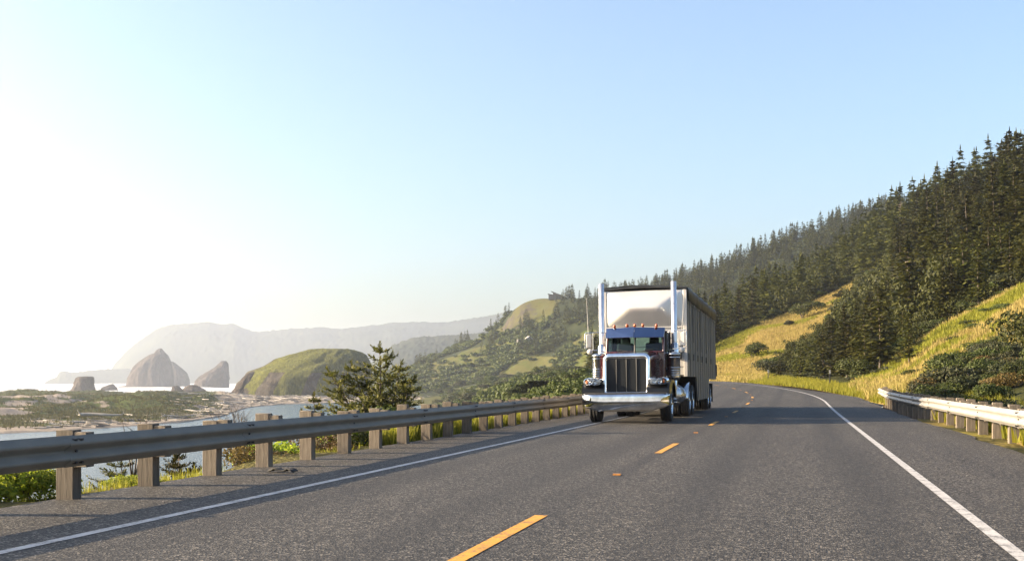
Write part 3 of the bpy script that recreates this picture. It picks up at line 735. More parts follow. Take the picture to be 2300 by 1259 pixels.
right_path = lambda s: Vector((4.18 + 0.0016 * max(0, s - 48) ** 2 + .0 * s, s, rise(s)))
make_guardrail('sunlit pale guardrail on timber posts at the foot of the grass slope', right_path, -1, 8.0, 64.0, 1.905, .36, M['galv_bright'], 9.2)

# ------------------------------------------------------------------ tractor unit
TRK = empty('semi_truck', (-4.62, 32.3, 0.012)); TRK.rotation_euler = (0, R(-.9), 0)
tag(TRK, 'dark maroon long nosed semi truck with chrome grille and twin exhaust stacks', 'truck')
def wheel(parent, x, y, rad, width, dual, outer, name='wheel'):
    e = MB()
    def tyre(xc):
        w2 = width / 2
        return [(rad * .56, xc - w2 * .8), (rad * .62, xc - w2 * .98), (rad * .8, xc - w2), (rad * .95, xc - w2 * .95), (rad * .99, xc - w2 * .82), (rad, xc - w2 * .6), (rad, xc - w2 * .34), (rad * .975, xc - w2 * .32), (rad * .975, xc - w2 * .26), (rad, xc - w2 * .24), (rad, xc + w2 * .24), (rad * .975, xc + w2 * .26), (rad * .975, xc + w2 * .32), (rad, xc + w2 * .34), (rad, xc + w2 * .6), (rad * .99, xc + w2 * .82), (rad * .95, xc + w2 * .95), (rad * .8, xc + w2), (rad * .62, xc + w2 * .98), (rad * .56, xc + w2 * .8)]
    s_ = 1 if outer > 0 else -1
    hub = MB()
    f = x + s_ * (width / 2) * .55 + (s_ * width * .55 if dual else 0)
    hub.lathe([(0.0, f + s_ * .06), (.06, f + s_ * .06), (.09, f + s_ * .03), (.14, f + s_ * .0), (.17, f - s_ * .03), (rad * .42, f - s_ * (.10 if dual else -.01)), (rad * .54, f - s_ * (.12 if dual else -.02)), (rad * .57, f + s_ * .06), (rad * .6, f + s_ * .07), (rad * .6, f - s_ * .2)], (0, y, rad), 'x', 28)
    w_ = hub.build(name, M['stainless'], parent)
    tm = MB(); tm.lathe(tyre(x + (s_ * width * .55 if dual else 0)), (0, y, rad), 'x', 40); tm.build('tyre', M['rubber'], w_)
    if dual:
        tm = MB(); tm.lathe(tyre(x - s_ * width * .55), (0, y, rad), 'x', 40); tm.build('tyre', M['rubber'], w_)
    nb = MB()
    for k in range(10):
        a_ = k * math.pi / 5; nb.tube([(f - s_ * .02, y + .165 * math.cos(a_), rad + .165 * math.sin(a_)), (f + s_ * .05, y + .165 * math.cos(a_), rad + .165 * math.sin(a_))], .018, 6)
    nb.build('lug_nuts', M['chrome'], w_)['kind'] = 'stuff'
    return w_
wheel(TRK, -1.03, 1.30, .51, .31, False, -1); wheel(TRK, 1.03, 1.30, .51, .31, False, 1)
for y in (6.75, 8.07):
    wheel(TRK, -.93, y, .51, .27, True, -1); wheel(TRK, .93, y, .51, .27, True, 1)
mb = MB()
for x in (-.43, .43): mb.box((x, 4.6, .88), (.09, 8.2, .26))
for y in (1.0, 3.0, 5.2, 7.4, 8.6): mb.box((0, y, .86), (.8, .1, .2))
mb.build('chassis_frame', M['steel_dark'], TRK, bevel=.01)
mb = MB(); mb.box((0, 1.3, .5), (1.8, .14, .14)); mb.box((0, 6.75, .52), (1.6, .2, .2)); mb.box((0, 8.07, .52), (1.6, .2, .2)); mb.lathe([(0, -.2), (.2, -.15), (.24, 0), (.2, .15), (0, .2)], (0, 6.75, .52), 'y', 16); mb.lathe([(0, -.2), (.2, -.15), (.24, 0), (.2, .15), (0, .2)], (0, 8.07, .52), 'y', 16)
mb.build('axle', M['steel_dark'], TRK, bevel=.01)
mb = MB(); mb.box((0, 2.4, .62), (.7, 2.2, .5)); mb.build('engine_sump', M['steel_dark'], TRK, bevel=.04)
# bumper
A = []
for i in range(33):
    x = -1.235 + 2.47 * i / 32; ax = abs(x); yb = 0.0 if ax < .95 else .16 * ((ax - .95) / .285) ** 2
    zb = .33 if ax < .74 else .33 + .15 * (ax - .74) / .495
    row = []
    for j in range(9):
        t_ = j / 8; zz = zb + (.80 - zb) * t_
        row.append((x, yb + .009 * (2 * t_ - .8) ** 2 + .008 * (1 - t_), zz))
    row.append((x, yb + .16, .802)); A.append(row)
mb = MB(); mb.grid(A); o = mb.build('bumper', M['chrome'], TRK, recalc=False); md = o.modifiers.new('s', 'SOLIDIFY'); md.thickness = .012; md.offset = -1
BUMP = o
for x in (-.46, .45):
    mb = MB(); mb.lathe([(0, -.006), (.034, -.006), (.036, .004), (.036, .03)], (x, 0.0, .625), 'y', 14); mb.build('tow_hole', M['black_plastic'], BUMP)
for x, z in ((.60, .63), (-.24, .47)):
    mb = MB(); mb.lathe([(0, -.016), (.02, -.014), (.03, -.004), (.03, .01)], (x, 0.01, z), 'y', 12); mb.build('bumper_bolt', M['chrome'], BUMP)
mb = MB(); mb.box((0, .13, .835), (2.3, .16, .05)); mb.box((0, .5, .62), (1.7, .5, .25)); mb.build('bumper_valance', M['black_plastic'], TRK, bevel=.01)
# grille surround
def rrect(hw, z0, z1, r_top, r_bot, arch=0.0, n=8):
    pts = []
    for (cx, cz, rr, a0) in ((hw - r_bot, z0 + r_bot, r_bot, -90), (hw - r_top, z1 - r_top, r_top, 0), (-hw + r_top, z1 - r_top, r_top, 90), (-hw + r_bot, z0 + r_bot, r_bot, 180)):
        for k in range(n):
            a_ = R(a0 + 90 * k / (n - 1)); pts.append((cx + rr * math.cos(a_), cz + rr * math.sin(a_)))
    return [(x, z + (arch * (1 - (x / hw) ** 2) if z > z1 - r_top - .001 else 0)) for x, z in pts]
outr = rrect(.67, .82, 1.955, .17, .05, .03); inr = rrect(.555, .885, 1.80, .07, .04, .01); mid = rrect(.61, .85, 1.885, .12, .045, .02)
n = len(outr); mb = MB()
rings = [[(x, .62, z) for x, z in rrect(.66, .82, 1.94, .17, .05, .03)], [(x, .31, z) for x, z in outr], [(x, .27, z) for x, z in rrect(.65, .835, 1.935, .16, .05, .028)], [(x, .255, z) for x, z in mid], [(x, .275, z) for x, z in rrect(.575, .87, 1.825, .085, .042, .012)], [(x, .33, z) for x, z in inr], [(x, .42, z) for x, z in inr]]
rings = [[(x, y + (z - .82) * .10 * (y < .5), z) for x, y, z in r_] for r_ in rings]; mb.grid(rings, smooth=True, close=True); M['polished'] = mat_plain('polished_chrome', (.88, .88, .88), .16, 1.0, var=.2, scale=4); GRL = mb.build('grille_surround', M['polished'], TRK)
m, t, b = new_mat('grille_mesh'); vec = coords(t, 'Object')
sx = t.nodes.new('ShaderNodeSeparateXYZ'); t.links.new(vec, sx.inputs[0])
f1 = mathn(t, 'FRACT', mathn(t, 'MULTIPLY', sx.outputs[0], 55)); f2 = mathn(t, 'FRACT', mathn(t, 'MULTIPLY', sx.outputs[2], 45))
hole = mathn(t, 'MULTIPLY', mathn(t, 'GREATER_THAN', f1, .35), mathn(t, 'GREATER_THAN', f2, .35))
t.links.new(mixc(t, hole, (.018, .021, .025), (.003, .0035, .0045)), b.inputs['Base Color']); b.inputs['Roughness'].default_value = .5; b.inputs['Metallic'].default_value = .0; b.inputs['Specular IOR Level'].default_value = .2; M['grille_mesh'] = m
mb = MB(); q = rrect(.565, .875, 1.81, .07, .04, .01); mb.add([(x, .385, z) for x, z in q], [tuple(range(len(q)))]); mb.build('grille_mesh', M['grille_mesh'], GRL, recalc=False)
for x in (-.285, 0, .285):
    mb = MB(); mb.box((x, .37, 1.34), (.012, .02, .93)); mb.build('grille_bar', M['trailer_side'], GRL, bevel=.004)
# hood
A = []
for i in range(9):
    t_ = i / 8; y = .60 + 1.62 * t_; hw = .645 + .10 * t_; zt = 1.90 + .17 * t_
    sec = []
    for (fx, fz) in ((1.0, 'b'), (1.0, .72), (1.0, .84), (.985, .90), (.95, .945), (.88, .975), (.72, .995), (.4, 1.008), (0, 1.014)):
        z = .98 if fz == 'b' else .98 + (zt - .98) * fz
        sec.append((hw * fx, y, z))
    A.append(sec + [(-x, y_, z) for x, y_, z in sec[::-1][1:]])
mb = MB(); mb.grid(A); HOOD = mb.build('hood', M['maroon'], TRK)
for sgn in (-1, 1):
    lv = MB()
    for a_ in range(4):
        for c_ in range(9):
            lv.box((sgn * (.718 + .0065 * a_), 1.52 + .13 * a_, 1.2 + .075 * c_), (.028, .085, .045), ry=sgn * .3)
    lv.build('hood_vents', M['black_plastic'], HOOD)['kind'] = 'stuff'
    mb = MB(); mb.tube([(sgn * .66, .6, 1.05), (sgn * .755, 2.2, 1.05)], .014, 6); mb.build('hood_trim', M['chrome'], HOOD)
# fenders
for sgn in (-1, 1):
    outer = [(.13, .80), (.14, .97), (.22, 1.07), (.45, 1.14), (.85, 1.19), (1.3, 1.21), (1.7, 1.15), (1.98, 1.0), (2.12, .80), (2.14, .70)]
    inner = [(1.30 + .66 * math.cos(R(a_)), .53 + .60 * math.sin(R(a_))) for a_ in range(14, 158, 12)] + [(.58, .80)]
    mb = MB(); x0, x1 = (.60, 1.235) if sgn > 0 else (-1.235, -.60); mb.extrude(outer + inner, 'x', x0, x1)
    fd = mb.build('fender', M['black_paint'], TRK, bevel=.035, seg=3)
    mb = MB(); mb.tube([(sgn * .62, .115, .815), (sgn * 1.15, .115, .815), (sgn * 1.21, .16, .815)], .014, 6); mb.build('fender_trim', M['chrome'], fd)
    # headlight pod
    pod = MB(); A = []
    for i in range(11):
        t_ = i / 10; y = .02 + .50 * t_; k = math.sin(math.pi * (.30 + .45 * t_)); 
        ring = []
        for j in range(24):
            a_ = 2 * math.pi * j / 24; cx, sz = math.cos(a_), math.sin(a_)
            ring.append((sgn * .925 + .30 * k * math.copysign(abs(cx) ** .7, cx), y + .10 * max(0, sgn * cx) ** 2 * (1 - t_), 1.165 + .125 * k * math.copysign(abs(sz) ** .75, sz)))
        A.append(ring)
    pod.grid(A, close=True); pod.add(A[-1], [tuple(range(24))], True); HL = pod.build('headlight', M['chrome'], TRK)
    bowl = MB(); bowl.add([(sgn * .925 + (p[0] - sgn * .925) * .97, p[1] + .035, 1.165 + (p[2] - 1.165) * .97) for p in A[0]], [tuple(range(24))]); bowl.build('headlight_backing', M['stainless'], HL)
    for dx in (-.075, .075):
        lp = MB(); lp.lathe([(.012, -.02), (.02, .0), (.055, -.03), (.07, -.035), (.074, -.03), (.074, .05)], (sgn * .90 + dx, .045, 1.165), 'y', 20); lp.lathe([(0, -.05), (.02, -.045), (.028, -.03), (.03, 0)], (sgn * .90 + dx, .04, 1.165), 'y', 12); lp.build('lamp', M['chrome'], HL)
    am = MB(); am.box((sgn * 1.085, .065, 1.165), (.05, .06, .10), rz=sgn * .45); am.build('turn_signal', M['amber'], HL, bevel=.02)
    ln = MB(); ln.grid([[(sgn * .925 + (p[0] - sgn * .925) * f_, p[1] - .05 * (1 - f_ ** 2) - .004, 1.165 + (p[2] - 1.165) * f_) for p in A[0]] for f_ in (1.0, .85, .6, .3, .05)], close=True); ln.build('lens', M['lens'], HL)
    mb = MB(); mb.tube([(sgn * .64, .34, 1.17), (sgn * .80, .26, 1.17)], .05, 10); mb.build('headlight_bracket', M['chrome'], TRK)
# cab
CY0, CY1, CHW = 2.22, 4.05, .90
mb = MB()
mb.box((0, CY0 + .03, 1.56), (2 * CHW, .06, .98)); mb.box((0, (CY0 + CY1) / 2, 1.06), (2 * CHW, CY1 - CY0, .08))
mb.box((0, CY1 - .03, 1.55), (2 * CHW, .06, 1.0)); mb.box((-.75, CY1 - .03, 2.35), (.3, .06, .62)); mb.box((.75, CY1 - .03, 2.35), (.3, .06, .62)); mb.box((0, CY1 - .03, 2.66), (2 * CHW - .01, .058, .14))
for sgn in (-1, 1):
    mb.tube([(sgn * (CHW - .045), CY0 + .04, 2.04), (sgn * (CHW - .06), CY0 + .27, 2.7)], .045, 6, smooth=False)
    mb.box((sgn * (CHW - .03), 2.36, 1.56), (.06, .22, .96)); mb.box((sgn * (CHW - .03), 3.86, 1.9), (.06, .38, 1.62))
CAB = mb.build('cab', M['maroon'], TRK, bevel=.02)
A = []
for i in range(9):
    t_ = i / 8; y = CY0 + .16 + (CY1 - CY0 - .14) * t_; crown = .10 * math.sin(math.pi * min(.92, .22 + .5 * t_))
    A.append([(x * .91, y, 2.67 + .02 * (1 - abs(x) ** 8) + (crown + .035) * (1 - abs(x) ** 2.6)) for x in np.linspace(-1, 1, 17)])
mb = MB(); mb.grid(A); roof = mb.build('roof', M['maroon'], TRK, recalc=False); md = roof.modifiers.new('s', 'SOLIDIFY'); md.thickness = .05; md.offset = -1
# windscreen in two panes with a divider
for sgn in (-1, 1):
    mb = MB(); mb.add([(sgn * .02, CY0 - .015, 2.06), (sgn * .82, CY0 + .05, 2.06), (sgn * .80, CY0 + .26, 2.66), (sgn * .02, CY0 + .20, 2.66)], [(0, 1, 2, 3)]); mb.build('windscreen_pane', M['glass'], CAB, recalc=False)
mb = MB(); mb.tube([(0, CY0 - .02, 2.05), (0, CY0 + .19, 2.67)], .022, 6); mb.build('windscreen_divider', M['black_plastic'], CAB)
mb = MB(); mb.box((0, CY0 + .0, 2.045), (1.7, .1, .05)); mb.build('cowl', M['maroon'], CAB, bevel=.015)
for sgn in (-1, 1):   # wipers
    mb = MB(); mb.tube([(sgn * .16, CY0 - .04, 2.06), (sgn * .55, CY0 + .03, 2.13)], .008, 5); mb.build('wiper', M['black_plastic'], CAB)
M['stainless_v'] = mat_plain('sky_reflection_stainless', (.20, .25, .36), .12, 1.0, var=.1, scale=3)  # blue of the mirrored sky put into the visor's metal colour
# drop visor: two stainless panels meeting in a shallow V
for sgn in (-1, 1):
    mb = MB(); p = [(sgn * .003, CY0 - .24, 2.475), (sgn * .87, CY0 - .02, 2.475), (sgn * .88, CY0 + .22, 2.77), (sgn * .003, CY0 + .05, 2.79)]
    mb.add(p, [(0, 1, 2, 3)]); o = mb.build('sun_visor', M['stainless_v'] if 'stainless_v' in M else M['chrome'], CAB, recalc=False); md = o.modifiers.new('s', 'SOLIDIFY'); md.thickness = .015
    mb = MB(); mb.add([(sgn * .87, CY0 - .04, 2.475), (sgn * .88, CY0 + .22, 2.77), (sgn * .885, CY0 + .3, 2.5)], [(0, 1, 2)]); o = mb.build('visor_cheek', M['chrome'], CAB, recalc=False); md = o.modifiers.new('s', 'SOLIDIFY'); md.thickness = .01
for x in (-.63, -.245, -.01, .235, .64):
    mb = MB(); z = 2.79 if abs(x) > .5 else 2.81
    mb.lathe([(0, -.10), (.03, -.09), (.045, -.06), (.05, 0), (.05, .05), (.035, .1), (0, .13)], (x, CY0 + .2, z + .045), 'y', 14); mb.box((x, CY0 + .24, z), (.06, .12, .06)); mb.build('marker_light', M['amber'], CAB)
# doors
for sgn in (-1, 1):
    mb = MB(); mb.box((sgn * (CHW + .008), 3.07, 1.56), (.05, 1.17, .95)); dr = mb.build('door', M['maroon'], TRK, bevel=.02)
    fr = MB()
    for y in (2.50, 3.64): fr.box((sgn * (CHW + .0), y, 2.33), (.045, .055, .62))
    fr.box((sgn * CHW, 3.07, 2.64), (.045, 1.19, .05)); fr.box((sgn * CHW, 2.82, 2.33), (.03, .03, .6)); fr.build('window_frame', M['black_plastic'], dr, bevel=.006)
    g_ = MB(); g_.add([(sgn * CHW, 2.5, 2.03), (sgn * CHW, 3.64, 2.03), (sgn * CHW, 3.64, 2.63), (sgn * CHW, 2.5, 2.63)], [(0, 1, 2, 3)]); g_.build('window', M['glass'], dr, recalc=False)
    h_ = MB(); h_.box((sgn * (CHW + .05), 3.5, 1.72), (.03, .16, .035)); h_.build('handle', M['chrome'], dr, bevel=.008)
    tr_ = MB(); tr_.box((sgn * (CHW + .04), 3.0, 1.30), (.015, 1.5, .04)); tr_.build('door_trim', M['chrome'], dr)
    # cab side skirt, steps, tanks
    mb = MB(); mb.box((sgn * .92, 2.98, .92), (.40, .95, .10)); mb.box((sgn * 1.0, 2.98, .52), (.36, .95, .04)); mb.box((sgn * .80, 2.98, .7), (.05, .95, .45)); mb.build('step', M['stainless'], TRK, bevel=.01)
    mb = MB(); mb.lathe([(0, 0), (.26, .0), (.31, .04), (.32, .08), (.32, 1.45), (.31, 1.49), (.26, 1.53), (0, 1.53)], (sgn * .93, 3.6, .72), 'y', 28); tk = mb.build('fuel_tank', M['stainless'], TRK)
    for yy in (.3, 1.2): 
        mb = MB(); mb.lathe([(.322, 0), (.33, .005), (.33, .07), (.322, .075)], (sgn * .93, 3.6 + yy, .72), 'y', 28); mb.build('tank_strap', M['chrome'], tk)
    # air cleaner
    ax = sgn * 1.13
    mb = MB(); mb.lathe([(.0, 1.18), (.12, 1.18), (.19, 1.24), (.195, 1.28), (.195, 1.93), (.205, 1.94), (.205, 1.985), (.18, 2.01), (.10, 2.03), (0, 2.035)], (ax, 2.45, 0), 'z', 32); ac = mb.build('air_cleaner', M['stainless'], TRK)
    for z in (1.33, 1.40, 1.47, 1.55, 1.86):
        mb = MB(); mb.lathe([(.194, z), (.201, z + .004), (.201, z + .018), (.194, z + .022)], (ax, 2.45, 0), 'z', 32); mb.build('band', M['chrome'], ac)
    mb = MB(); mb.tube([(sgn * .80, 2.45, 1.5), (ax - sgn * .1, 2.45, 1.5)], .06, 8); mb.tube([(sgn * .80, 2.45, 1.85), (ax - sgn * .15, 2.45, 1.85)], .03, 8); mb.build('bracket', M['steel_dark'], ac)
    # exhaust stack
    if 'stack' not in M: M['stack'] = mat_plain('polished_stack', (.62, .62, .63), .28, .8, var=.15, scale=4)
    sx_ = sgn * 1.14 - .13; lean = -.012
    mb = MB(); pts = [(sx_ - sgn * .3, 3.6, .85), (sx_ - sgn * .08, 3.85, .9), (sx_, 3.95, 1.05), (sx_ + lean * .1, 3.98, 1.3)]; mb.tube(pts, .085, 16)
    mb.tube([(sx_, 3.98, 1.28), (sx_, 3.98, 1.32), (sx_, 3.98, 2.28), (sx_, 3.98, 2.36)], [.09, .135, .135, .088], 20)
    st = mb.build('exhaust_stack', M['chrome'], TRK)
    mb = MB(); mb.lathe([(.088, 2.3), (.088, 4.27), (.082, 4.272), (.08, 4.2)], (sx_, 3.98, 0), 'z', 22)
    pp = mb.build('stack_pipe', M['stack'], st)
    mb = MB(); mb.tube([(sgn * .86, 4.03, 2.5), (sx_, 3.98, 2.5)], .02, 6); mb.build('stack_bracket', M['steel_dark'], st)
    # mirror on its tube frame
    mx = sgn * 1.41; my = 2.34
    mb = MB(); mb.tube([(sgn * .88, my + .2, 2.66), (sgn * 1.1, my + .05, 2.665), (mx + sgn * .09, my, 2.66), (mx + sgn * .115, my, 2.62), (mx + sgn * .115, my, 2.20), (mx + sgn * .09, my, 2.15), (sgn * 1.1, my + .1, 2.12), (sgn * .9, my + .25, 2.05)], .014, 7)
    mb.tube([(mx - sgn * .13, my, 2.655), (mx - sgn * .13, my, 2.14)], .011, 6); mr_ = mb.build('mirror_arm', M['chrome'], TRK)
    mb = MB(); mb.box((mx + sgn * .005, my + .03, 2.41), (.17, .07, .42), rz=sgn * -.15); mb.build('mirror', M['trailer_white'], mr_, bevel=.03, seg=3)
    mb = MB(); mb.lathe([(0, -.055), (.05, -.048), (.085, -.015), (.09, .01), (.085, .02), (0, .02)], (mx - sgn * .02, my + .03, 2.09), 'y', 18); mb.build('convex_mirror', M['trailer_white'], mr_)
    mb = MB(); mb.tube([(mx - sgn * (-.02 if sgn < 0 else .02), my + .05, 2.6), (mx + sgn * .06, my + .05, 3.72)], [.010, .005], 6); mb.build('antenna', M['trailer_white'], mr_)
# interior
for x in (-.44, .44):
    mb = MB(); mb.box((x, 3.35, 1.95), (.52, .18, .80), rx=-.15); mb.box((x, 3.45, 2.42), (.30, .12, .24)); mb.box((x, 3.05, 1.55), (.52, .55, .16)); mb.build('seat', M['seat'], TRK, bevel=.06, seg=3)
mb = MB(); mb.box((0, 2.45, 1.93), (1.66, .34, .18)); mb.build('dashboard', M['black_plastic'], TRK, bevel=.04)
mb = MB(); mb.tube([(.44 + .22 * math.cos(a_), 2.72 - .11 * math.sin(a_), 2.02 + .17 * math.sin(a_)) for a_ in np.linspace(0, 2 * math.pi, 25)], .015, 6); mb.build('steering_wheel', M['black_plastic'], TRK)
mb = MB(); mb.add([(-.6, CY1 - .03, 2.06), (.6, CY1 - .03, 2.06), (.6, CY1 - .03, 2.6), (-.6, CY1 - .03, 2.6)], [(0, 1, 2, 3)]); mb.build('rear_window', M['glass'], CAB, recalc=False)
mb = MB(); mb.extrude([(-.5, 6.6), (.5, 6.6), (.45, 8.0), (.15, 8.2), (.1, 7.6), (-.1, 7.6), (-.15, 8.2), (-.45, 8.0)], 'z', 1.08, 1.18); mb.build('fifth_wheel', M['steel_dark'], TRK, bevel=.01)
for sgn in (-1, 1):
    mb = MB(); mb.box((sgn * .93, 8.72, .62), (.58, .02, .75)); mb.build('mudflap', M['rubber'], TRK)
    A = [[(sgn * x_, 6.75 + .60 * math.cos(a_), .51 + .60 * math.sin(a_)) for x_ in (.63, 1.22)] for a_ in np.linspace(R(60), R(180), 12)]
    mb = MB(); mb.grid(A); o = mb.build('quarter_fender', M['stainless'], TRK, recalc=False); md = o.modifiers.new('s', 'SOLIDIFY'); md.thickness = .01

# ------------------------------------------------------------------ trailer
TY = 5.05
TRL = empty('chip_trailer', (-4.66, 32.3 + TY, 0.012)); TRL.rotation_euler = (0, R(-.9), 0)
tag(TRL, 'tall white and grey dump trailer with black tarp behind the truck', 'trailer')
LEN, HW, TOP = 13.6, 1.34, 4.12
prof = [(0, 1.30), (3.55, 1.30), (3.95, .48), (9.2, .48), (9.75, 1.22), (LEN, 1.22), (LEN, TOP), (0, TOP)]
for sgn in (-1, 1):
    x0, x1 = sgn * (HW - .05), sgn * HW
    mb = MB(); mb.extrude(prof, 'x', min(x0, x1), max(x0, x1)); sd = mb.build('side_wall', M['trailer_side'], TRL)
    for k in range(14):
        y = .06 + k * (LEN - .12) / 13; zb = 1.30 if y < 3.5 else (.5 if 4.0 < y < 9.2 else 1.24)
        mb = MB(); mb.box((sgn * (HW + .01), y, (zb + 3.72) / 2), (.02, .05, 3.72 - zb)); mb.build('side_post', M['trailer_side'], sd)
    for k, (y, zl) in enumerate(((.55, 2.55), (2.0, 2.45), (3.55, 2.2), (5.1, 2.2), (7.5, 2.2), (10.0, 2.3))):
        mb = MB(); mb.add([(sgn * (HW + .05), y - .07, 3.75), (sgn * (HW + .05), y + .07, 3.75), (sgn * (HW + .045), y + .02, zl), (sgn * (HW + .045), y - .02, zl)], [(0, 1, 2, 3)]); o = mb.build('tarp_strap', M['tarp'], sd, recalc=False); md = o.modifiers.new('s', 'SOLIDIFY'); md.thickness = .012
    for k, y in enumerate((.5, 2.3, 4.1, 6.0, 8.0, 10.6)):
        mb = MB(); mb.box((sgn * (HW + .015), y, 1.95), (.03, .05, .22)); mb.build('strap_hook', M['black_plastic'], sd)
    mb = MB(); mb.box((sgn * (HW + .01), LEN / 2, 1.28 if False else 3.70), (.03, LEN, .05)); mb.build('top_rail', M['trailer_side'], sd)
mb = MB(); mb.extrude([(3.55, 1.31), (3.97, .5), (9.18, .5), (9.73, 1.23), (LEN, 1.23), (LEN, 1.29), (9.70, 1.29), (9.15, .56), (4.0, .56), (3.57, 1.36), (0, 1.36), (0, 1.31)], 'x', -HW + .05, HW - .05); mb.build('floor', M['steel_dark'], TRL)
mb = MB(); mb.box((0, LEN - .03, 2.7), (2 * HW - .1, .05, 2.8)); mb.build('tailgate', M['trailer_side'], TRL)
mb = MB(); mb.box((0, .03, 2.125), (2 * HW - .102, .06, 1.55)); mb.box((0, .035, 3.5), (2 * HW - .102, .05, 1.2)); fw = mb.build('front_wall', M['trailer_white'], TRL)
for z in (1.62, 2.28): 
    mb = MB(); mb.box((0, -.004, z), (2 * HW - .1, .012, .014)); mb.build('panel_seam', M['steel_dark'], fw)
for sgn in (-1, 1):
    mb = MB(); mb.box((sgn * (HW - .045), -.012, 2.72), (.12, .05, 2.84)); mb.build('corner_post', M['trailer_white'], fw, bevel=.012)
mb = MB(); mb.box((0, -.01, 2.90), (2 * HW - .2, .05, .05)); mb.build('cross_rail', M['trailer_white'], fw, bevel=.01)
mb = MB(); mb.box((1.10, -.06, 2.0), (.16, .14, .26)); mb.build('junction_box', M['black_plastic'], fw, bevel=.015)
# faceted nose panel: four curved faces rising to a short soft ridge
NX, NZ = 49, 25; A = []
for j in range(NZ):
    row = []
    for i in range(NX):
        a_, c_ = -1 + 2 * i / (NX - 1), -1 + 2 * j / (NZ - 1)
        ex_ = (1 - abs(a_)) * 1.55; ez_ = (1 - abs(c_)) * 1.0
        ez_ += .0
        k = 14.0; d_ = -math.log(math.exp(-k * ex_) + math.exp(-k * ez_) + math.exp(-k * .93)) / k
        row.append((a_ * (HW - .11), -.012 - .36 * max(0, d_), 3.52 + c_ * .58))
    A.append(row)
mb = MB(); mb.grid(A); mb.build('nose_panel', M['trailer_nose'], fw)
# tarp over the top
top = [(-HW - .055, 3.74), (-HW - .06, 4.12), (-HW - .02, 4.2), (-.6, 4.25), (0, 4.27), (.6, 4.25), (HW + .02, 4.2), (HW + .06, 4.12), (HW + .055, 3.74)]
A = []
for i in range(40):
    y = -.03 + (LEN + .06) * i / 39
    A.append([(x + (.012 * math.sin(y * 5.1 + j) if j in (0, 1, 7, 8) else 0), y, z + .02 * math.sin(y * 2.6 + j * .7) - (.012 * math.sin(y * 9) if j in (0, 8) else 0) + (.30 if (j in (0, 8) and y < .02) else 0)) for j, (x, z) in enumerate(top)])
mb = MB(); mb.grid(A); o = mb.build('tarp', M['tarp'], TRL, recalc=False); md = o.modifiers.new('s', 'SOLIDIFY'); md.thickness = .02
mb = MB(); mb.tube([(-HW - .03, -.03, 4.14), (-.6, -.03, 4.19), (0, -.03, 4.21), (.6, -.03, 4.19), (HW + .03, -.03, 4.14)], .045, 8); mb.build('tarp_bow', M['tarp'], TRL)
for y in (10.75, 12.1):
    for sgn in (-1, 1): wheel(TRL, sgn * .93, y, .5, .27, True, sgn)
mb = MB(); mb.box((0, 10.75, .5), (1.7, .16, .16)); mb.box((0, 12.1, .5), (1.7, .16, .16)); mb.box((.45, 11.4, .95), (.12, 3.2, .4)); mb.box((-.45, 11.4, .95), (.12, 3.2, .4)); mb.build('suspension', M['steel_dark'], TRL, bevel=.01)
for sgn in (-1, 1):
    mb = MB(); mb.box((sgn * .95, 13.0, .66), (.58, .02, .78)); mb.build('mudflap', M['rubber'], TRL)
    mb = MB(); mb.box((sgn * (HW + .03), LEN - .02, 1.6), (.06, .1, .5)); mb.build('hinge', M['steel_dark'], TRL)

# ------------------------------------------------------------------ vegetation makers
def conifer_arrays(seed, h, r, levels=20, nb=6, ns=5, bare=0.12, leaf=0.16, top=0.0, flat=0.25, ragged=0.35, rexp=.78):
    """returns (V,F) quads of needle sprays"""
    rs = np.random.RandomState(seed); V = []; F = []
    lop = rs.uniform(0, 6.28); lopk = rs.uniform(0, .35)
    for L in range(levels):
        t_ = bare + (1 - bare) * (L + rs.uniform(-.3, .3)) / levels
        t_ = min(max(t_, bare), .985)
        for k in range(nb):
            a = 2 * math.pi * (k + rs.rand()) / nb + L * 1.3
            ln = r * ((1 - t_) ** rexp + .04) * rs.uniform(1 - ragged, 1 + ragged * .5) * (1 + lopk * math.cos(a - lop))
            if rs.rand() < .10: continue
            dr = rs.uniform(-.30, .05) + .35 * t_; 
            for s_ in range(ns):
                q = (s_ + rs.uniform(.2, 1.0)) / ns
                d = ln * q; zz = t_ * h + d * dr + .12 * ln * q * q
                aa = a + rs.uniform(-.28, .28) * (0.5 + q)
                c = np.array([math.cos(aa) * d, math.sin(aa) * d, zz + rs.uniform(-.3, .3) * leaf * h * .3])
                sz = leaf * h * .5 * rs.uniform(.55, 1.15) * (0.45 + .6 * (1 - t_)) * (1.1 - .35 * q)
                dirv = np.array([math.cos(aa), math.sin(aa), rs.uniform(-.5, .3)]); dirv /= np.linalg.norm(dirv)
                side = np.array([-dirv[1], dirv[0], rs.uniform(-.7, .7)]); side /= np.linalg.norm(side)
                b = len(V)
                V += [c - dirv * sz * .7, c + side * sz * flat * 2.2 + dirv * sz * .1, c + dirv * sz, c - side * sz * flat * 2.2 + dirv * sz * .1]
                F.append((b, b + 1, b + 2, b + 3))
    # leader
    for k in range(5):
        b = len(V); a = rs.uniform(0, 6.28); z0 = h * (.93 + .012 * k); d = np.array([math.cos(a), math.sin(a), 0]) * h * .012
        V += [np.array([0, 0, z0]) - d, np.array([0, 0, z0]) + d, np.array([0, 0, h * (1.0 + .012 * k)]) + d * .2, np.array([0, 0, h * (1.0 + .012 * k)]) - d * .2]; F.append((b, b + 1, b + 2, b + 3))
    return np.array(V), np.array(F)
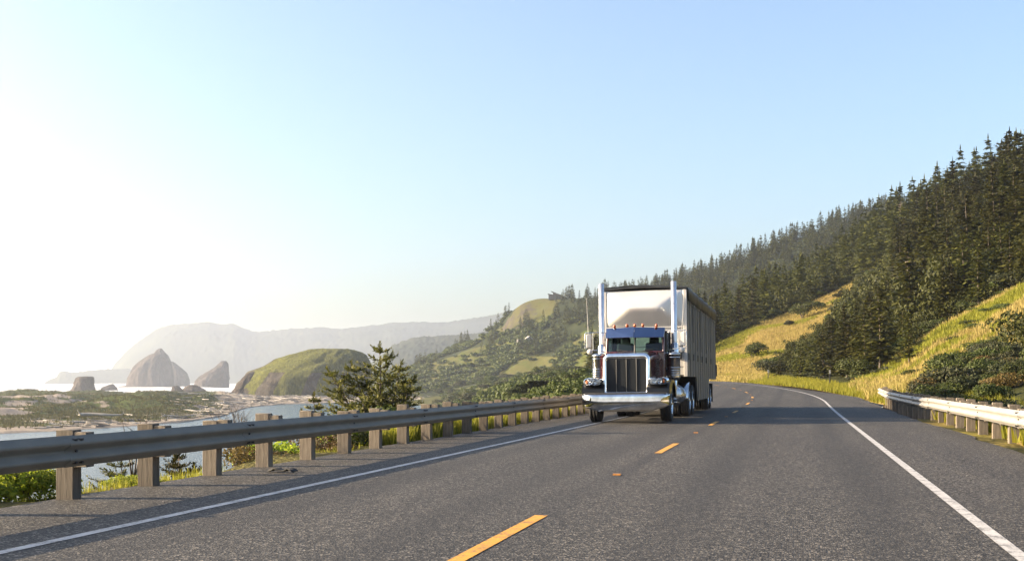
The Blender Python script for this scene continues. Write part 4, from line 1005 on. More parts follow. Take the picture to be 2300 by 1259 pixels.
def trunk_mb(h, r, seed=0, n=7, limbs=0, rr=1.0, bend=.03):
    rg_ = random.Random(seed); mb = MB(); pts = []; rad = []
    for i in range(n):
        t_ = i / (n - 1); pts.append((h * bend * math.sin(t_ * 2 + seed) * t_, h * bend * math.cos(t_ * 3 + seed) * t_, h * t_ - (.4 if i == 0 else 0))); rad.append(r * (1 - .9 * t_) * (1.25 if i == 0 else 1))
    mb.tube(pts, rad, 7)
    for k in range(limbs):
        t_ = rg_.uniform(.2, .9); a = rg_.uniform(0, 6.28); ln = rr * (1 - t_) ** .7 * rg_.uniform(.5, 1); z = h * t_
        mb.tube([(0, 0, z), (math.cos(a) * ln * .5, math.sin(a) * ln * .5, z + ln * rg_.uniform(-.1, .15)), (math.cos(a) * ln, math.sin(a) * ln, z + ln * rg_.uniform(-.15, .3))], [r * (1 - t_) * .35 + .02, r * .15 + .015, .012], 5)
    return mb
def bush_arrays(seed, rx, ry, h, n, leaf, lumps=7, asp=.55):
    rs = np.random.RandomState(seed)
    C = np.stack([rs.uniform(-.6, .6, lumps) * rx, rs.uniform(-.6, .6, lumps) * ry, rs.uniform(.25, .62, lumps) * h], 1); S = rs.uniform(.32, .6, lumps)
    k = rs.randint(0, lumps, n); d = rs.normal(size=(n, 3)); d /= np.linalg.norm(d, axis=1)[:, None]; d[:, 2] = np.where(d[:, 2] < -.3, -d[:, 2], d[:, 2])
    rad = rs.uniform(.72, 1.08, n)[:, None]
    p = C[k] + d * rad * S[k][:, None] * np.array([rx, ry, h * .72]); p[:, 2] = np.maximum(p[:, 2], .04 * h)
    nrm = d + rs.normal(size=(n, 3)) * .55; nrm /= np.linalg.norm(nrm, axis=1)[:, None]
    a = np.cross(nrm, rs.normal(size=(n, 3))); a /= np.linalg.norm(a, axis=1)[:, None]; b = np.cross(nrm, a)
    sz = leaf * rs.uniform(.6, 1.3, n)[:, None]
    V = np.stack([p - a * sz, p + b * sz * asp, p + a * sz, p - b * sz * asp], 1).reshape(-1, 3)
    F = np.arange(4 * n).reshape(-1, 4); return V, F
def grass_arrays(pts, hgt, seed, blades=4, width=.03, lean=.45, spread=.18):
    rs = np.random.RandomState(seed); n = len(pts); P_ = np.repeat(np.asarray(pts), blades, 0); N = len(P_)
    hh = (np.repeat(np.asarray(hgt) if np.ndim(hgt) else np.full(n, hgt), blades) * rs.uniform(.6, 1.15, N))
    a = rs.uniform(0, 2 * np.pi, N); off = np.stack([np.cos(a), np.sin(a), 0 * a], 1) * (spread * hh * rs.rand(N))[:, None]
    base = P_ + off; a2 = rs.uniform(0, 2 * np.pi, N); wd = np.stack([np.cos(a2), np.sin(a2), 0 * a2], 1) * (width * hh)[:, None]
    le = np.stack([np.cos(a), np.sin(a), 0 * a], 1) * (lean * hh * rs.rand(N))[:, None]
    tip = base + le + np.stack([0 * hh, 0 * hh, hh], 1)
    V = np.stack([base - wd, base + wd, tip], 1).reshape(-1, 3); F = np.arange(3 * N).reshape(-1, 3); return V, F
def twig_mb(seed, h, r, n):
    rg_ = random.Random(seed); mb = MB()
    for k in range(n):
        a = rg_.uniform(0, 6.28); s_ = rg_.uniform(.2, 1); p0 = (rg_.uniform(-.15, .15) * r, rg_.uniform(-.15, .15) * r, 0); x, y, z = math.cos(a) * r * s_, math.sin(a) * r * s_, h * rg_.uniform(.6, 1)
        mb.tube([p0, (x * .45, y * .45, z * .55), (x, y, z)], [.012, .008, .003], 4, cap=False)
        for q in range(3):
            t_ = rg_.uniform(.5, .95); b = Vector((x * t_, y * t_, z * t_)); mb.tube([b, b + Vector((rg_.uniform(-.2, .2), rg_.uniform(-.2, .2), rg_.uniform(.08, .25)))], [.005, .002], 3, cap=False)
    return mb

# ------------------------------------------------------------------ hillside wood
rs = np.random.RandomState(77)
VAR = []
specs = [(13, 3.2, 22, 8, 6, .08, .13), (12, 3.8, 20, 8, 6, .06, .14), (14, 2.7, 24, 8, 6, .10, .12), (11, 4.3, 18, 9, 6, .06, .15), (12.5, 3.5, 20, 8, 6, .14, .14), (10, 4.2, 17, 9, 6, .04, .16), (13.5, 3.4, 20, 7, 6, .18, .14)]
for i, (h, r_, lv, nb, ns, bare, lf) in enumerate(specs):
    V, F = conifer_arrays(100 + i, h, r_, lv, nb, ns, bare, lf, ragged=.5, rexp=(.8, .5, .7, .42, .6, .45, .55)[i])
    VAR.append((h, r_, np_mesh('crown', V, F, False), trunk_mb(h * .97, .19, i, 7, 10, r_ * .8).mesh('trunk')))
    VAR[-1][2].materials.append(M['needles']); VAR[-1][3].materials.append(M['bark'])
def plant_tree(p, vi, scale, label, group, name='spruce_tree', crown_mat=None):
    h, r_, cm, tm_ = VAR[vi]
    e = empty(name, p, rs.uniform(0, 6.28)); e.scale = (scale * rs.uniform(.9, 1.12), scale * rs.uniform(.9, 1.12), scale); e.rotation_euler.x = rs.uniform(-.04, .04)
    tag(e, label, 'tree', group)
    a = bpy.data.objects.new('trunk', tm_); COL.objects.link(a); a.parent = e
    b = bpy.data.objects.new('crown', cm); COL.objects.link(b); b.parent = e
    return e
forest = (1 - GR) * (TR.tt[None, :] > 1.9) * (TR.tt[None, :] < 6.9)
# keep trees off the scrubby lower right corner, and low towards the grass edge
corner = inpoly(TR.PX, TR.PY, [(2060, 1000), (2070, 880), (2150, 835), (2230, 800), (2340, 770), (3300, 730), (3300, 1300), (2100, 1300)])
forest = forest * (1 - corner) * (blur(GR, 6) < .25)
cand = TR.scatter(14000, forest, 3)
# poisson-like thinning
keep = []; cell = {}
for p in cand:
    z = proj(p)[2]; dmin = 2.9 + z * .004
    k = (int(p[0] // 6), int(p[1] // 6)); ok = True
    for a in (-1, 0, 1):
        for b in (-1, 0, 1):
            for q in cell.get((k[0] + a, k[1] + b), ()):
                if (q[0] - p[0]) ** 2 + (q[1] - p[1]) ** 2 < dmin * dmin: ok = False; break
            if not ok: break
        if not ok: break
    if ok: cell.setdefault(k, []).append(p); keep.append(p)
keep = np.array(keep); pxk, pyk, zk = proj(keep)
vis = (pxk > 1330) & (pxk < 2480) & ~((pxk > 2060) & (pyk > 745 - (pxk - 2060) * .3))
keep = keep[vis]; pxk, pyk, zk = proj(keep); order = np.argsort(zk); keep = keep[order]; zk = zk[order]; pxk = pxk[order]; pyk = pyk[order]
edge_d = np.array([TR.H.min()] )
far_list = []
LB_NEAR = 'dark spruce standing in the dense wood on the right hillside'
def tree_scale(px, z, p):
    s_ = rs.choice([rs.uniform(.36, .6), rs.uniform(.55, .78), rs.uniform(.72, .98)])
    if z < 90: s_ *= .55
    elif z < 130: s_ *= .75
    if p[2] > 24 and px > 1900: s_ *= 1.28
    if 1690 < px < 2000:
        lim_y = np.interp(px, [1690, 1725, 1760, 1800, 1850, 1900, 1950, 2000], [850, 838, 795, 762, 730, 690, 650, 615]); py = proj(p)[1]
        low_y = np.interp(px, [1700, 1730, 1765, 1820, 1880, 1930, 1968, 2010], [858, 835, 795, 752, 712, 668, 625, 590])
        if py > low_y - 6: s_ = min(s_, max(.16, (py - lim_y) * z / FPX / 12.5 * rs.uniform(.8, 1.05)))
    return s_
n_ind = 0
def zone_label(px, py, s_):
    size = 'tall' if s_ > .85 else ('mid sized' if s_ > .62 else 'small')
    if px < 1700: w_ = 'above the left end of the golden slope'
    elif py < 480: w_ = 'near the top right skyline of the hillside'
    elif px > 2150: w_ = 'above the right hand grass slope'
    elif px > 1985: w_ = 'in the dense wood between the two grass slopes'
    elif py > 700: w_ = 'in the roadside clump right of the golden slope'
    else: w_ = 'on the wooded slope above the golden grass'
    return size + ' dark spruce ' + w_, 'spruces ' + w_
for p, px, py, z in zip(keep, pxk, pyk, zk):
    s_ = tree_scale(px, z, p)
    if n_ind < 292 and px < 2400:
        plant_tree(p, rs.randint(0, 7), s_, *zone_label(px, py, s_)); n_ind += 1
    else:
        far_list.append((p, s_))
print('hill trees', len(keep), 'individual', n_ind)
# understory filling the gaps under the trees
UB = [bush_arrays(800 + i, 2.3, 2.3, 3.4, 420, .19, 9) for i in range(5)]
V, F, base = [], [], 0
for p in TR.scatter(4600, forest * (TR.PX < 2420) / (TR.Z + 60), 44):
    px_, py_, z_ = proj(p); v_, f_ = UB[rs.randint(0, 5)]; sc_ = rs.uniform(.6, 1.5) * (.5 if (z_ < 130 or (px_ < 1900 and py_ > 720)) else 1)
    V.append(v_ * np.array([sc_ * rs.uniform(.8, 1.2), sc_, sc_ * rs.uniform(.8, 1.4)]) + p - np.array([0, 0, .3])); F.append(f_ + base); base += len(v_)
o = link_mesh('undergrowth', np_mesh('undergrowth', np.concatenate(V), np.concatenate(F), False), M['undergrowth']); kind(o, 'stuff', 'olive green undergrowth filling the wood on the hillside', 'undergrowth')
# far wood: everything past the first three hundred, and the ridge behind, as one mass
low_specs = [(13, 2.6, 13, 5, 3, .06, .21), (12, 3.0, 12, 5, 3, .05, .24), (14, 2.3, 14, 5, 3, .08, .20), (11, 3.2, 11, 6, 3, .05, .25)]
LOW = [conifer_arrays(300 + i, *sp) for i, sp in enumerate(low_specs)]
fr = (1 - RG) * (TG.tt[None, :] > .5) * (TG.tt[None, :] < 4.4)
fr = fr * np.where(TG.PX > 1345, 1.0, .55 * (fbm(TG.X, TG.Y, 35, 3) > -.15)) * (TG.PX > 925)
fr = fr * np.where(TG.PX > 1345, 1.0, (TG.PY > 700) * 1.0 + (TG.PX > 1262) * 1.0).clip(0, 1)
rp = TG.scatter(2300, fr, 8)
far_list += [(p, rs.uniform(.62, 1.12)) for p in rp]
Vs, Fs, base = [], [], 0
for p, s_ in far_list:
    V, F = LOW[rs.randint(0, 4)]; a = rs.uniform(0, 6.28); c, s2 = math.cos(a), math.sin(a)
    W = np.stack([V[:, 0] * c - V[:, 1] * s2, V[:, 0] * s2 + V[:, 1] * c, V[:, 2]], 1) * s_ * np.array([1.1, 1.1, 1.0]) + p
    Vs.append(W); Fs.append(F + base); base += len(V)
print('far trees', len(far_list))
o = link_mesh('spruce_forest', np_mesh('spruce_forest', np.concatenate(Vs), np.concatenate(Fs), False), M['needles']); kind(o, 'stuff', 'dense dark spruce forest covering the distant ridges', 'forest')

# ------------------------------------------------------------------ shrubs
BV = []
for i, (rx, ry, h, n_, lf, mt) in enumerate([(1.6, 1.5, 1.7, 1500, .13, 'shrub'), (2.0, 1.7, 1.6, 1600, .14, 'shrub_dark'), (1.3, 1.3, 1.9, 1300, .12, 'shrub'), (1.8, 1.8, 1.3, 1400, .13, 'shrub_dark'), (1.5, 1.4, 1.5, 1300, .12, 'shrub_bright'), (1.7, 1.5, 1.2, 1300, .10, 'shrub_brown')]):
    V, F = bush_arrays(500 + i, rx, ry, h, int(n_ * 2.0), lf * .62, 9); me = np_mesh('foliage', V, F, False); me.materials.append(M[mt])
    st = MB(); rg_ = random.Random(i)
    for k in range(6):
        a = rg_.uniform(0, 6.28); st.tube([(0, 0, -.2), (math.cos(a) * rx * .3, math.sin(a) * ry * .3, h * .35), (math.cos(a) * rx * .55, math.sin(a) * ry * .55, h * .7)], [.05, .03, .012], 5)
    sm_ = st.mesh('stem'); sm_.materials.append(M['bark']); BV.append((me, sm_))
def plant_bush(p, vi, s_, label, group=None, name='shrub', sz=None, parts=True):
    if group:
        col_ = ('bright green', 'dark', 'leafy green', 'dusky', 'lime', 'russet')[vi]; size_ = (sz[0] if sz else s_); label = ('big ' if size_ > 1.1 else ('small ' if size_ < .55 else '')) + col_ + ' ' + label
    e = empty(name, p, rs.uniform(0, 6.28)); e.scale = sz if sz else (s_ * rs.uniform(.85, 1.2), s_ * rs.uniform(.85, 1.2), s_ * rs.uniform(.8, 1.1)); tag(e, label, 'shrub', group)
    for nm, me in zip(('foliage', 'stem'), BV[vi]):
        a = bpy.data.objects.new(nm, me); COL.objects.link(a); a.parent = e
    return e
def ground_at(T_, px, py):
    d = (T_.PX - px) ** 2 + (T_.PY - py) ** 2; i = np.unravel_index(np.argmin(d), d.shape); return Vector((T_.X[i], T_.Y[i], T_.H[i]))
# shrubs picked out on the golden slope
for px, py, s_, vi, lb in ((1806, 716, 2.2, 2, 'large dark shrub alone on the upper golden slope'), (1692, 804, 1.7, 2, 'dark shrub low on the golden slope near the road'), (1843, 695, 1.1, 2, 'small dark shrub right of the largest one on the golden slope'), (1774, 732, .8, 1, 'tiny dark shrub below the largest one on the golden slope'), (1897, 672, 1.5, 1, 'dark shrub near the top of the golden slope')):
    plant_bush(ground_at(TR, px, py), vi, s_, lb)
# the thicket behind the right guardrail
thick = TR.scatter(62, corner * (TR.PX < 2420) * (TR.tt[None, :] > .55) * 1.0, 15)
for p in thick:
    z = proj(p)[2]; plant_bush(p - Vector((0, 0, .15)) if False else Vector(p) - Vector((0, 0, .15)), rs.choice([0, 1, 2, 3, 5]), rs.uniform(.6, 1.05) * (.42 if z < 36 else (.6 if z < 48 else .85)), 'dense shrub in the thicket below the right hand grass slope', 'thicket shrubs behind the right guardrail')
for k in range(18):   # a low row right behind the rail posts
    s_ = 18 + k * 2.4; q = right_path(s_); plant_bush(q + Vector((rs.uniform(1.3, 2.6), 0, -.15)), rs.choice([0, 1, 3]), rs.uniform(.35, .6), 'low shrub in the row close behind the right guardrail posts', 'low shrubs behind the right guardrail')
edge_m = ((blur(GR, 8) > .08) & (blur(GR, 8) < .6) & (TR.tt[None, :] > 1.2) & (TR.PX > 1600)).astype(float)
for p in TR.scatter(72, edge_m * (TR.PX < 2400) * (1 - corner), 17):
    plant_bush(Vector(p) - Vector((0, 0, .2)), rs.choice([0, 1, 2, 3]), rs.uniform(.6, 1.5), 'shrub along the edge between grass slope and wood', 'shrubs at the edge of the wood')
for p in TR.scatter(24, g2 * (TR.PX < 2350) * (fbm(TR.X, TR.Y, 16, 3) > .12), 18):
    plant_bush(Vector(p) - Vector((0, 0, .25)), rs.choice([0, 0, 1]), 1, 'low shrub patch on the right hand grass slope', 'low shrubs on the grass slope', sz=(rs.uniform(.6, 1.3), rs.uniform(.6, 1.3), rs.uniform(.25, .5)))
# scrub on the lowland at the left of the road and under the house hill
sm2 = (TS.tt[None, :] > .4) * (TS.tt[None, :] < 4.6) * (TS.PX > 985) * (fbm(TS.X, TS.Y, 60, 3) > -.25)
for p in TS.scatter(96, sm2 * 1.0 * (1.0 / (TS.Z + 40)), 19):
    z = proj(p)[2]; sc_ = np.clip(z / 160, .7, 2.6) * rs.uniform(.7, 1.3); plant_bush(Vector(p) - Vector((0, 0, .2 * sc_)), rs.choice([0, 1, 2, 3, 3, 0]), sc_, 'rounded scrub bush on the lowland beyond the left guardrail', 'scrub bushes on the lowland')
V, F = [], []; base = 0
lowm = (TG.PX < 1345) * (TG.PX > 850) * ((TG.PY > 700)) * (TG.tt[None, :] > .05) * (TG.tt[None, :] < 4.6)
BL = [bush_arrays(700 + i, 3.2, 3.0, 2.6, 150, .55, 5) for i in range(5)]
for p in TG.scatter(800, lowm * (RK < .25) * (ggr < .5) * (.04 + (fbm(TG.X, TG.Y, 55, 3) > .02)), 20):
    v_, f_ = BL[rs.randint(0, 5)]; sc_ = rs.uniform(.7, 1.9); V.append(v_ * sc_ + p); F.append(f_ + base); base += len(v_)
for p in TS.scatter(1500, (TS.tt[None, :] > .1) * (TS.PX > 985) * (.15 + (fbm(TS.X, TS.Y, 22, 3) > -.1)) / (TS.Z + 30) ** 1.3, 25):
    v_, f_ = BL[rs.randint(0, 5)]; sc_ = rs.uniform(.35, .8) * np.clip(proj(p)[2] / 260, .28, 1.3); V.append(v_ * sc_ + p); F.append(f_ + base); base += len(v_)
o = link_mesh('hill_scrub', np_mesh('hill_scrub', np.concatenate(V), np.concatenate(F), False), M['shrub']); kind(o, 'stuff', 'patchy green scrub covering the slopes of the house hill', 'scrub')

# ------------------------------------------------------------------ grasses
def grass_obj(name, pts, h, seed, mat, label, blades=4, **kw):
    V, F = grass_arrays(pts, h, seed, blades, **kw); o = link_mesh(name, np_mesh(name, V, F, False), mat); return kind(o, 'stuff', label, 'grass')
lime_t = .08 + .0
gm = (g1 | g2).astype(float) * (TR.PX < 2450)
lim = (fbm(TR.X, TR.Y, 14, 4) > .16)
grass_obj('golden_grass', TR.scatter(34000, gm * (~lim) * (1 / (TR.Z + 20)), 31), rs.uniform(.2, .6, 34000), 1, M['grass_gold'], 'dry golden grass covering the hillside slopes', width=.09, blades=4)
grass_obj('lime_grass', TR.scatter(18000, gm * lim * (1 / (TR.Z + 20)), 32), rs.uniform(.2, .6, 18000), 2, M['grass_lime'], 'yellow green grass in streaks over the hillside slopes', width=.09, blades=4)
toe_m = (toe & (TR.PX > 1640) & (TR.PX < 2400)).astype(float) / (TR.Z + 5)
grass_obj('roadside_grass', TR.scatter(9000, toe_m, 33), .4, 3, M['grass_lime'], 'low green grass along the foot of the hillside', width=.07, blades=4)
pts = []
for k in range(9500):
    y = 5 + 60 * rs.rand() ** .85; x = -7.62 - .007 * max(0, y - 12) - abs(rs.normal()) * .55 - .08
    pts.append((x, y, np.interp(x, xs[::-1], zs[::-1]) * (1 - .5 * max(0, min(1, (y - 40) / 20))) + rise(y) - .03))
pts = np.array(pts); dens = ((fbm(pts[:, 0], pts[:, 1], 1.6, 3) > .12) & (rs.rand(len(pts)) < .5)) | ((pts[:, 1] > 22) & (fbm(pts[:, 0], pts[:, 1], 2.0, 3) > -.25)); pts = pts[dens]
grass_obj('verge_grass', pts, np.where(pts[:, 1] < 21, .16, .46) * rs.uniform(.5, 1.2, len(pts)), 4, M['grass_verge'], 'sunlit yellow green grass behind the left guardrail posts', width=.045, blades=5)
dm = veg ** 1.5 * (TD.PX > -150) / (TD.Z)
grass_obj('dune_grass', TD.scatter(26000, dm, 34), .9, 5, M['grass_dune'], 'tufted beach grass on the dunes', width=.16, blades=4, lean=.7, spread=.5)

# ------------------------------------------------------------------ driftwood
LOGS = []
for i in range(5):
    rg_ = random.Random(40 + i); mb = MB(); L = rg_.uniform(5, 9); pts = [(L * (q / 6 - .5), .25 * math.sin(q * 1.3 + i), .25 + .08 * math.sin(q + i)) for q in range(7)]
    mb.tube(pts, [.34, .30, .27, .24, .2, .17, .1], 7)
    if i % 2 == 0: 
        for q in range(4): mb.tube([(-L / 2, 0, .25), (-L / 2 - .5, rg_.uniform(-.7, .7), rg_.uniform(.1, 1.1))], [.16, .04], 5)
    me = mb.mesh('driftwood_log'); me.materials.append(M['driftwood'] if i < 3 else M['driftwood_dark']); LOGS.append(me)
dlog = (((TD.PX > 380) & (TD.PX < 1140) & (Tm > .95) & (Tm < 4.5)) * 1.0 + ((TD.PX > 60) & (TD.PX <= 480) & (Tm > 1.0) & (Tm < 2.0)) * .5) / TD.Z
for p in TD.scatter(240, dlog, 41):
    o = bpy.data.objects.new('driftwood_log', LOGS[rs.randint(0, 5)]); COL.objects.link(o); o.location = p; o.rotation_euler = (0, rs.uniform(-.06, .06), YAW + rs.normal() * .5); s_ = rs.uniform(.6, 1.5); o.scale = (s_, s_, s_)
    tag(o, 'weathered grey driftwood log lying on the beach', 'driftwood', 'driftwood logs on the beach')
for px, py, L, lb in ((113, 921, 1.3, 'long white driftwood log among the grassy dunes at far left'), (229, 938, 1.9, 'longest pale driftwood log lying before the dunes'), (528, 907, 1.5, 'bright pale driftwood log right of the dunes')):
    p = ground_at(TD, px, py); o = bpy.data.objects.new('driftwood_log', LOGS[0]); COL.objects.link(o); o.location = p + Vector((0, 0, .5)); o.rotation_euler.z = YAW + .1; o.scale = (L, L, L); tag(o, lb, 'driftwood', 'driftwood logs on the beach')
V, F, base = [], [], 0
mbs = [MB().tube([(-1.6, 0, .1), (0, .1, .16), (1.6, -.05, .1)], [.13, .15, .07], 5), MB().tube([(-1.0, 0, .1), (.2, .1, .2), (1.2, .3, .1)], [.1, .12, .05], 5)]
mb = MB()
for p in TD.scatter(1500, dlog, 43):
    c = mbs[rs.randint(0, 2)]; a = YAW + rs.normal() * .7; s_ = rs.uniform(.6, 1.6); cs, sn = math.cos(a) * s_, math.sin(a) * s_
    mb.add([(p[0] + v[0] * cs - v[1] * sn, p[1] + v[0] * sn + v[1] * cs, p[2] + v[2] * s_) for v in c.v], c.f, True, rs.randint(0, 2))
kind(mb.build('driftwood_litter', [M['driftwood'], M['driftwood_dark']], recalc=False), 'stuff', 'litter of small driftwood strewn over the beach', 'driftwood')

# ------------------------------------------------------------------ plants behind the left guardrail
def bank_z(x, y): return float(np.interp(x, xs[::-1], zs[::-1])) * (1 - .5 * max(0, min(1, (y - 40) / 20)))
def young_spruce(px, top_y, z, width_px, label, seed, stems=1, dense=1.0, mat='needles_young'):
    """young bushy spruce: stiff upswept branches with needle sprays"""
    top = P(px, top_y, z); gz = bank_z(top.x, top.y) ; h = top.z - gz; wd = width_px / FPX * z / 2
    e = empty('young_spruce', (top.x, top.y, gz)); tag(e, label, 'tree')
    rg_ = random.Random(seed); tk = MB(); V = []; F = []
    def spray(p, d, L, n):
        d = Vector(d).normalized()
        for i in range(n):
            q = p + d * (L * (i + rg_.random()) / n)
            for k in range(2):
                a = Vector((rg_.uniform(-1, 1), rg_.uniform(-1, 1), rg_.uniform(-.6, 1))); nd = (a - d * a.dot(d)).normalized() * .8 + d * .7; nd.normalize(); sd = nd.cross(d).normalized(); s_ = rg_.uniform(.035, .07) * (z / 24)
                b = len(V); V.extend([q, q + nd * s_ * .6 + sd * s_ * .22, q + nd * s_ * 1.4, q + nd * s_ * .6 - sd * s_ * .22]); F.append((b, b + 1, b + 2, b + 3))
    st = [(0, 0, h, wd)]
    for k in range(stems - 1):
        a = rg_.uniform(0, 6.28); st.append((.0, 0, h * rg_.uniform(.62, .85), wd * .8))
    for si, (sx_, sy_, sh, sw) in enumerate(st):
        lean = Vector((0, 0, 1)) if si == 0 else Vector(((-1) ** si * rg_.uniform(.2, .62), rg_.uniform(-.3, .3), 1))
        axis = lambda t_: Vector((sx_, sy_, 0)) + lean * (sh * t_) + Vector((.03 * sh * math.sin(t_ * 4 + seed), 0, 0))
        tk.tube([axis(q / 6) for q in range(7)], [.05 * (1 - q / 6.5) * (h / 4 + .3) for q in range(7)], 6)
        lev = int(sh * 5.5 * dense)
        for L_ in range(lev):
            t_ = .10 + .88 * L_ / lev
            for b_ in range(5):
                a = rg_.uniform(0, 6.28); ln = sw * (1 - t_) ** .75 * rg_.uniform(.65, 1.15) + .06; up = rg_.uniform(.25, .7)
                p0 = axis(t_); d1 = Vector((math.cos(a), math.sin(a), up * .5)); d2 = Vector((math.cos(a + rg_.uniform(-.2, .2)), math.sin(a), up * 1.2)).normalized()
                p1 = p0 + d1 * ln * .55; p2 = p1 + d2 * ln * .5
                tk.tube([p0, p1, p2], [.012 * (1 - t_) + .006, .007, .003], 4, cap=False)
                spray(p0 + d1 * ln * .12, d1, ln * .45, max(3, int(ln * 16 * dense))); spray(p1, d2, ln * .5, max(4, int(ln * 20 * dense)))
                for q in range(3):
                    a2 = a + rg_.uniform(-.9, .9); pp = p0 + d1 * ln * rg_.uniform(.2, .55); d3 = Vector((math.cos(a2), math.sin(a2), up)).normalized(); spray(pp, d3, ln * .35, max(3, int(ln * 10 * dense)))
        spray(axis(.9), lean, sh * .11, 26)
    tk.build('trunk', M['bark'], e, recalc=False); link_mesh('crown', np_mesh('crown', np.array(V), np.array(F), False), M[mat], e)
    return e
young_spruce(848, 770, 27.0, 270, 'tall young spruce with upswept branches behind the guardrail', 5, stems=5, dense=.9)
young_spruce(706, 884, 25.0, 95, 'small young spruce left of the tall one behind the guardrail', 6, stems=3, dense=1.1)
young_spruce(275, 1022, 17.4, 190, 'dark spreading spruce low between the second and third near posts', 7, stems=3, dense=1.2, mat='needles')
young_spruce(405, 1012, 19.4, 150, 'dark young spruce standing just right of the spreading one', 8, stems=3, dense=1.2, mat='needles')
young_spruce(62, 1052, 13.8, 60, 'tiny spruce tip rising above the leafy weeds at far left', 9, stems=1, dense=1.2)
for i, (px, y, off, vi, sz, lb) in enumerate((
  (740, 21.5, 1.0, 4, (.55, .5, .62), 'bright green bush behind the guardrail under the small spruce'),
  (800, 24.0, .95, 0, (.6, .5, .6), 'green bush at the foot of the tall young spruce'),
  (520, 17.0, .75, 5, (.55, .4, .36), 'low russet bush between the near guardrail posts'),
  (660, 20.0, .9, 5, (.4, .35, .42), 'russet and yellow bush left of the bright green bush'),
  (45, 10.9, .85, 4, (.5, .5, .46), 'bright leafy weeds at the road edge in the lower left corner'),
  (110, 11.3, .6, 4, (.32, .32, .34), 'bright leafy weeds beside the nearest guardrail post'),
  (-40, 10.0, .8, 4, (.45, .45, .42), 'bright leafy weeds at the left border of the view'),
  (230, 13.0, .5, 4, (.34, .24, .16), 'small bright weeds right of the nearest guardrail post'),
  (880, 27, 1.2, 0, (.7, .6, .5), 'green bush right of the tall young spruce'),
  (1060, 36, 1.7, 1, (.8, .8, .55), 'dark bush behind the guardrail halfway to the truck'),
  (1180, 44, 2.2, 0, (.9, .9, .6), 'green bush behind the guardrail near the truck'))):
    x = -7.62 - off; plant_bush((x, y, bank_z(x, y) - .08), vi, 1, lb, sz=sz, name='bush')
for k, y in enumerate(np.linspace(19, 47, 14)):
    x = -7.62 - rs.uniform(.7, 1.7); plant_bush((x, y, bank_z(x, y) - .1), rs.choice([0, 0, 4, 2]), rs.uniform(.34, .55), 'low bush in the strip right behind the left guardrail', 'low bushes behind the left guardrail', name='bush')
for i, (y, off, h_, lb) in enumerate(((17.6, 1.3, .95, 'bare brown twigs of a leafless bush behind the guardrail'), (13.9, 1.0, .95, 'few thin dry stalks poking above the near guardrail'))):
    x = -7.62 - off; mb = twig_mb(60 + i, h_ - bank_z(x, y) * .6, .55 if i == 0 else .25, 46 if i == 0 else 9); o = mb.build('dry_twigs', M['bark'], recalc=False); o.location = (x, y, bank_z(x, y) - .05); tag(o, lb, 'twigs')

# ------------------------------------------------------------------ single trees that stand out by the road
for px, py, vi, ty, lb in ((1978, 838, 6, 640, 'tall roadside spruce with a pale bare trunk right of the marker post'), (1935, 842, 3, 690, 'broad dark spruce next to the marker post'), (1900, 846, 5, 705, 'bushy spruce directly behind the marker post'), (2040, 820, 4, 700, 'spruce at the lower left corner of the right grass slope'), (1850, 846, 3, 738, 'wide roadside spruce left of the marker post'), (1800, 848, 5, 772, 'low bushy spruce where the golden slope meets the road'), (1755, 846, 3, 802, 'smallest roadside spruce at the foot of the golden slope')):
    g_ = ground_at(TR, px, py); plant_tree(g_, vi, (py - ty) * proj(g_)[2] / FPX / VAR[vi][0], lb, None)
def dead_tree(p, h, seed, label):
    rg_ = random.Random(seed); e = trunk_mb(h, .17, seed, 7, 0)
    for k in range(22):
        t_ = rg_.uniform(.3, .98); a = rg_.uniform(0, 6.28); ln = h * .28 * (1.15 - t_) * rg_.uniform(.5, 1.2); z = h * t_
        e.tube([(0, 0, z), (math.cos(a) * ln * .5, math.sin(a) * ln * .5, z + ln * .1), (math.cos(a) * ln, math.sin(a) * ln, z + ln * rg_.uniform(.1, .5))], [.07 * (1.1 - t_) + .02, .03, .012], 5)
    o = e.build('dead_tree', M['bark_pale'], recalc=False); o.location = p; o.rotation_euler.z = rg_.uniform(0, 6); return tag(o, label, 'tree')
for px, py, h, sd, lb in ((2032, 728, 10, 1, 'dead grey tree with bare forked limbs amid the dark wood'), (2022, 560, 13, 2, 'bare pale snag among the upper trees of the hillside'), (2110, 520, 11, 3, 'pale dead trunk high on the wooded hillside'), (2255, 470, 8, 4, 'pale dead trunk near the top right skyline')):
    dead_tree(ground_at(TR, px, py), h, sd, lb)

# ------------------------------------------------------------------ marker posts by the bend
def marker_post(px, py, h, label):
    p = ground_at(TR, px, py); e = empty('marker_post', p, YAW); tag(e, label, 'post')
    MB().box((0, 0, h / 2 - .1), (.09, .05, h + .2)).build('pole', M['steel_dark'], e, bevel=.005)
    MB().box((0, -.035, h - .12), (.14, .015, .30)).build('reflector', M['trailer_white'], e, bevel=.004)
marker_post(1866, 868, 1.35, 'slim marker post with pale reflector by the right road edge')
marker_post(1726, 856, 1.2, 'small distant marker post on the outside of the bend')

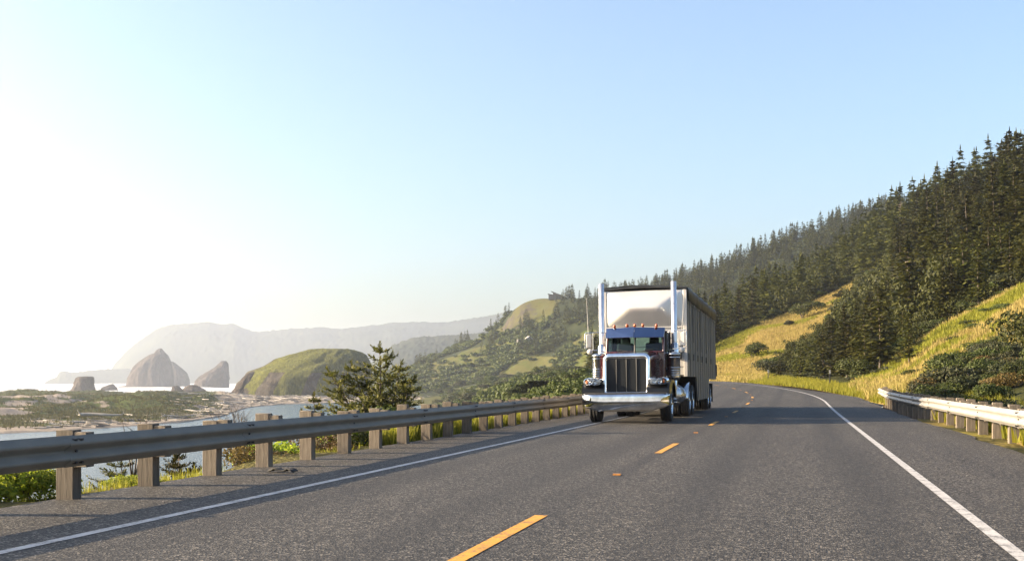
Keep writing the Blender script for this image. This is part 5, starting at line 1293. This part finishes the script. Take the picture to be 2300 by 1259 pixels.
# ------------------------------------------------------------------ houses
M['roof_grey'] = mat_plain('roof_grey', (0.06, 0.056, 0.056), .8, var=.2); M['wall_grey'] = mat_plain('wall_grey', (.09, .085, .08), .85, var=.15); M['wall_white'] = mat_plain('wall_white', (.34, .33, .31), .8, var=.08); M['pane'] = mat_plain('window_pane', (.03, .04, .05), .08)
hp = ground_at(TG, 1250, 669); e = empty('hilltop_house', hp + Vector((0, 0, -1.0)), YAW - .1); tag(e, 'grey house with slanted roof on the bare hilltop', 'house')
k = 1020 / FPX    # metres per photo pixel there
MB().extrude([(-18 * k, 0), (17 * k, 0), (17 * k, 6 * k), (-8 * k, 15 * k), (-8 * k, 9 * k), (-18 * k, 12 * k)], 'y', -4, 5).build('wall', M['wall_grey'], e)
MB().extrude([(-12 * k, 17.5 * k), (18 * k, 6 * k), (18 * k, 7.2 * k), (-12 * k, 19 * k)], 'y', -4.6, 5.6).build('roof', M['roof_grey'], e)
MB().extrude([(-20 * k, 12.4 * k), (-6 * k, 9.6 * k), (-6 * k, 10.6 * k), (-20 * k, 13.4 * k)], 'y', -4.5, 5.5).build('roof', M['roof_grey'], e)
for i, (x0, x1, z0, z1) in enumerate(((-16, -13.5, 3, 8), (-12, -9.5, 3, 8), (-5, -2, 3, 8), (0, 3, 3, 7), (5, 8, 2, 6), (10, 13, 2, 5))):
    wn = MB().box(((x0 + x1) / 2 * k, -4.05, (z0 + z1) / 2 * k), ((x1 - x0) * k, .12, (z1 - z0) * k)).build('window', M['wall_white'], e); MB().box(((x0 + x1) / 2 * k, -4.13, (z0 + z1) / 2 * k), ((x1 - x0) * k - .25, .06, (z1 - z0) * k - .25)).build('pane', M['pane'], wn)
hp = ground_at(TG, 1188, 768); e = empty('cottage', hp, YAW + .3); tag(e, 'small white cottage among the trees below the hilltop house', 'house'); k = .37
MB().box((0, 0, 1.3), (5.5, 5, 3.6)).build('wall', M['wall_white'], e)
MB().extrude([(-3.1, 3.0), (3.1, 3.0), (0, 5.0)], 'y', -2.9, 2.9).build('roof', M['wall_white'], e)
for x in (-1.5, 1.3): 
    wn = MB().box((x, -2.53, 1.7), (1.0, .1, 1.2)).build('window', M['wall_grey'], e); MB().box((x, -2.6, 1.7), (.8, .05, 1.0)).build('pane', M['pane'], wn)
MB().box((-6.5, 1, 1.2), (5, 4, 2.6)).build('annex', M['wall_grey'], e)
# ------------------------------------------------------------------ haze
mb = MB(); mb.box((0, 0, (250 + WATER - 1.5 - 3) / 2), (26000, 26000, 250 - WATER + 4))
hz = mb.build('haze', None); hz['kind'] = 'stuff'; hz['label'] = 'thin pale sea haze over the coast'
m = bpy.data.materials.new('haze'); m.use_nodes = True; t = m.node_tree; t.nodes.clear()
o_ = t.nodes.new('ShaderNodeOutputMaterial'); pv = t.nodes.new('ShaderNodeVolumePrincipled')
pv.inputs['Color'].default_value = (0.80, 0.87, 1.0, 1); pv.inputs['Density'].default_value = 0.000125; pv.inputs['Anisotropy'].default_value = 0.55
t.links.new(pv.outputs[0], o_.inputs['Volume']); hz.data.materials.append(m)
